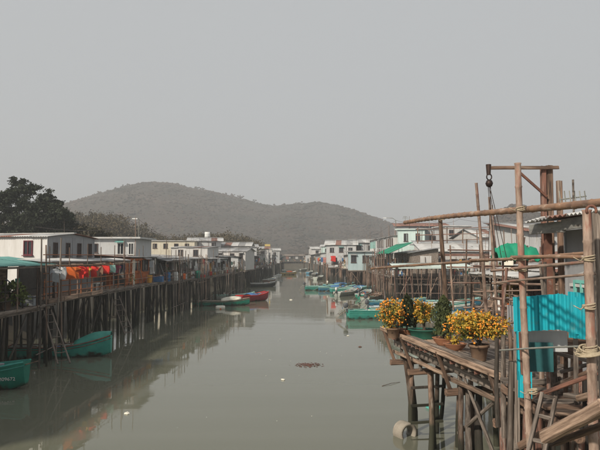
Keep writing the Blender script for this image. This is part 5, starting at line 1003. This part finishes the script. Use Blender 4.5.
# aerials, lamps and masts
an = thing('roof_aerial', 'television aerial on the grey eave house, right edge', 'aerial', at(574, 221, 11.6)); r0 = an.location.copy()
MB().tube((0, 0, -.1), (0, 0, .82), .02).build('mast', 'wood_grey', an); MB().tube((-.28, 0, .42), (.3, .1, .5), .014).build('boom', 'steel_grey', an)
for k in range(6): MB().tube((-.26 + k * .1, -.02, .32 + .008 * k), (-.26 + k * .1, .04, .6), .011).build('element', 'steel_grey', an)
def lamp_post(label, x, y, h, arm=-1.2):
    t = thing('street_lamp', label, 'street lamp', (x, y, 2.5)); MB().path([(0, 0, 0), (0, 0, h - .4), (arm * .3, 0, h - .05), (arm, 0, h)], [.09, .06, .05, .04], 7).build('post', 'steel_grey', t, True); MB().box((arm - .2, 0, h - .02), (.55, .22, .1)).build('lamp_head', 'paint_white', t)
lamp_post('street lamp above the pale row left of the mint house', 15.6, 96, 9.3, -1.6)
lamp_post('lamp post with white head behind the flat white-roofed house', -16.4, 60, 6.9, -.2)
for lb, x, y, z0, z1 in (('thin mast on the grey annexe beside the mint house', 19.2, 87.5, 9.6, 11.6), ('thin aerial mast on the far pitched-roof house', 7.4, 128, 8.4, 11), ('short mast on the rusty red roof', 18.4, 103, 11, 12.6), ('aerial mast on the cream building roof', -22.5, 112, 8.5, 11)):
    t = thing('roof_mast', lb, 'mast', (x, y, z0)); MB().tube((0, 0, 0), (0, 0, z1 - z0), .05, .03, 6).build('mast', 'steel_grey', t)
    for k in range(4): MB().tube((-.5 + .05 * k, 0, (z1 - z0) * (.7 + .08 * k)), (.5 - .05 * k, 0, (z1 - z0) * (.7 + .08 * k)), .02, .02, 5).build('element', 'steel_grey', t)

# rooftops and clutter filling the right bank behind the scaffold
stilt_house('long pale house with grey pitched roof behind the crane', 31.5, 84, 13, 8, 3.2, 5.0, 'C', 14, roof='gx', wall='white_wall', roofm='tin_grey', rise=1.3, over=.4, piles=(5, 2), wins=[('f', u, 4.1, 1.0, 1.0) for u in (-4.5, -1.5, 1.5, 4.5)])
stilt_house('small white block with flat roof left of the crane ropes', 25.8, 96, 4.5, 6, 3.2, 7.2, 'C', 6, roof='flat', wall='white_wall', roofm='tin_white', over=.2, piles=(3, 2), wins=[('f', u, 6.2, .8, .9) for u in (-1.2, 1.2)])
stilt_house('cream white block with stepped flat roof seen beyond the crane brace', 38.0, 100, 8, 6, 3.2, 8.0, 'C', 4, roof='flat', wall='white_wall', roofm='tin_grey', over=.2, piles=(3, 2), wins=[('f', u, 7.0, .8, .9) for u in (-2.6, 0, 2.6)])
stilt_house('grey tin-roofed house behind the dark grey eave house', 19.0, 42, 6, 6, 3.2, 4.1, 'C', 8, roof='shed', wall='pale_grey_wall', roofm='tin_white', rise=.9, over=.4, piles=(4, 2), wins=[('f', u, 3.1, .8, .8) for u in (-1.6, 1.4)])
rt = thing('roof_terrace', 'brown railed roof terrace above the white boathouse', 'terrace', (21.0, 80, 0))
for i in range(6): pole('post', rt, (-5 + 2 * i, 0, 3), (-5 + 2 * i + jit(.1), 0, 9.3 + jit(.4)), .09, 'wood_brown')
for zz in (7.6, 8.4, 9.2): pole('rail', rt, (-5.3, 0, zz), (5.3, 0, zz + .3), .06, 'wood_red')
MB().box((0, 2.2, 7.2), (10.6, 4.6, .2)).build('slab', 'tin_grey', rt)
rack('pole rack with pale bars in front of the crane foot', 5.2, 7.6, 15.2, 3.2, 5.5, 5, 5, 'bamboo', .2)
rack('leaning rack of rusty poles under the long horizontal bamboo', 7.4, 11, 28.5, 3.0, 6.2, 7, 4, 'wood_red', .6)
rack('broken rack of crossed poles at the bay edge', 8.0, 11.5, 22.4, -.8, 3.6, 8, 3, 'pile_brown', .9)
rack('dense rack of thin piles behind the blue-grey boat', 11, 19, 66, -1, 3.6, 14, 3, 'pile_brown', .5)
rack('thin rack above the bay, left of the brown plank hut', 9.8, 13, 30.5, 2.5, 6.0, 6, 3, 'bamboo', .3)
def wall_rack(label, x, y0, y1, z0, z1, nu, nr, m_, grp):
    r = Vector((x, (y0 + y1) / 2, z0)); t = thing('pole_frame', label, 'frame', r, 0, grp)
    for i in range(nu): yy = y0 + (y1 - y0) * i / (nu - 1) + jit(.2); pole('upright', t, (x + jit(.1), yy, z0), (x + jit(.15), yy + jit(.15), z1 + jit(.6)), .045, random.choice([m_, 'pile_brown', 'wood_grey']), r)
    for k in range(nr): zz = z0 + (z1 - z0) * (k + .7) / nr; pole('crossbar', t, (x + jit(.1), y0 - .3, zz + jit(.1)), (x + jit(.1), y1 + .3, zz + jit(.1)), .03, m_, r)
for lb, x, y0, y1, z0, z1, nu, nr, m_ in (('tall grey pole frame in front of the cluttered grey shed', -11.75, 55, 62.5, -.8, 5.8, 8, 3, 'wood_grey'), ('pole frame in front of the pale blue-grey hut', -11.0, 64, 71, -.8, 5.4, 7, 3, 'wood_pale'),
                                         ('low pole frame over the water by the red boat', -9.0, 72.5, 82, -.8, 4.4, 8, 2, 'wood_grey'), ('pole frame before the dark open shed', -8.9, 85, 93, -.8, 5.2, 7, 3, 'wood_grey'), ('pole frame standing off the near porch', -12.9, 29.5, 32.2, -.8, 6.0, 4, 3, 'wood_grey')):
    wall_rack(lb, x, y0, y1, z0, z1, nu, nr, m_, 'pole frames along the left bank')
for lb, x, y0, y1, z0, z1, nu, nr, m_ in (('brown pole frame below the green awning', 10.2, 71.5, 84, -.8, 6.0, 14, 3, 'wood_red'), ('brown pole frame under the pale terrace row', 10.3, 89, 97, -.8, 5.4, 10, 3, 'pile_brown'), ('pole frame before the far terrace row', 9.9, 104, 119, -.8, 5.4, 14, 3, 'wood_red'), ('far pole frame past the verandah house', 6.6, 136, 160, -.8, 5.2, 14, 3, 'wood_red')):
    wall_rack(lb, x, y0, y1, z0, z1, nu, nr, m_, 'pole frames along the right bank')

def cable(label, pts, sag=.5, r=.018):
    t = thing('power_line', label, 'cable', pts[0], 0, 'overhead cables'); r0 = Vector(pts[0]); mb = MB()
    for p, q in zip(pts, pts[1:]): mb.path([Vector(p).lerp(Vector(q), k / 8) - r0 - Vector((0, 0, 4 * sag * (k / 8) * (1 - k / 8))) for k in range(9)], r, 4)
    mb.build('wire', 'black_metal', t)
cable('thin cable strung from the lamp post along the left roofs', [(-16.4, 60, 9.3), (-17, 80, 8.2), (-17.5, 101, 8.6), (-15, 124, 9)], .5)
cable('thin cable from the white gabled house to the lamp post', [(-16.4, 36.5, 7.4), (-16.4, 60, 9.0)], .5)
cable('thin cable above the pale row on the right bank', [(19.2, 87.5, 11.2), (15.6, 96, 11.4), (13.6, 118, 9.6), (12, 146, 10)], .5)
cable('thin cable crossing behind the crane', [(38, 100, 12), (26, 96, 11.6), (19.2, 87.5, 11)], .6)

# ------------------------------------------------------------------ trees on the left
def tree(label, x, y, clumps, m_='tree_dark', th=.35):
    """clumps: (px, py, radius) of the foliage masses, spread in depth"""
    t = thing('broadleaf_tree', label, 'tree', (x, y, 1.0)); root = Vector((x, y, 1.0)); cs = []
    for px, py, r in clumps: p = at(px, py, y + jit(2.2)); cs.append((p - root, r))
    top = max(c.z for c, r in cs); mid = Vector((0, 0, top * .45))
    MB().path([(0, 0, -.6), (.1, 0, top * .2), mid, mid + Vector((.2, 0, top * .25))], [th, th * .8, th * .6, th * .3], 8).build('trunk', 'bark', t, True)
    for c, r in cs:
        a_ = Vector((0, 0, random.uniform(.25, .5) * top)); MB().path([a_, a_.lerp(c, .5) + Vector((0, 0, .3)), c], [th * .35, th * .2, th * .08], 5).build('limb', 'bark', t)
    mb = MB()
    for c, r in cs:
        sub = [Vector((random.gauss(0, .55), random.gauss(0, .55), random.gauss(0, .38))) * r for _ in range(int(9 + r * 3))]
        for s_ in sub:
            for _ in range(80): leaf(mb, c + s_ + Vector((random.gauss(0, .3), random.gauss(0, .3), random.gauss(0, .16))) * (.55 + .3 * r), random.uniform(.1, .24))
    mb.build('crown', m_, t)
tree('tallest dark tree at the left edge, behind the white house', -36.0, 76, [(19, 184, .9), (26, 190, .9), (32, 187, .6), (14, 191, .8), (20, 200, 1.3), (8, 196, 1.0), (2, 202, 1.3), (-8, 200, 1.4), (12, 210, 1.7), (24, 212, 1.7), (2, 218, 1.8), (16, 224, 1.8), (28, 226, 1.8), (0, 232, 1.8), (-14, 216, 2), (6, 236, 1.6), (22, 236, 1.6)])
tree('second dark tree with a pointed crown right of the tallest', -32.0, 74, [(46, 196, .8), (44, 203, 1.0), (50, 205, .9), (38, 206, .8), (55, 207, .6), (58, 204, .5), (40, 213, 1.5), (52, 215, 1.5), (34, 222, 1.6), (46, 225, 1.7), (57, 223, 1.4), (40, 234, 1.6), (54, 233, 1.6)])
tree('low round dark tree at the edge of the brown wood', -29.0, 73, [(64, 214, .8), (68, 217, .7), (62, 221, 1.1), (68, 225, 1.0), (60, 230, 1.3), (68, 233, 1.0)])
tree('olive scrub tree between shaded gable and flat white roof', -25.5, 72, [(92, 230, .9), (84, 231, .9), (99, 233, .8), (90, 237, 1.0), (106, 236, .7)], 'tree_brown', .2)

# ------------------------------------------------------------------ haze
hz = MB().box((0, 795, 63), (3100, 1720, 134)).build('haze', 'mud'); hz['kind'] = 'stuff'; hz['label'] = 'thin grey winter haze over the channel'
m = bpy.data.materials.new('haze'); m.use_nodes = True; n = m.node_tree.nodes; n.clear(); om = n.new('ShaderNodeOutputMaterial'); pv = n.new('ShaderNodeVolumePrincipled')
pv.inputs['Color'].default_value = (0.75, 0.775, 0.80, 1); pv.inputs['Density'].default_value = 0.0009; pv.inputs['Anisotropy'].default_value = 0.1
m.node_tree.links.new(pv.outputs[0], om.inputs['Volume']); hz.data.materials.clear(); hz.data.materials.append(m)
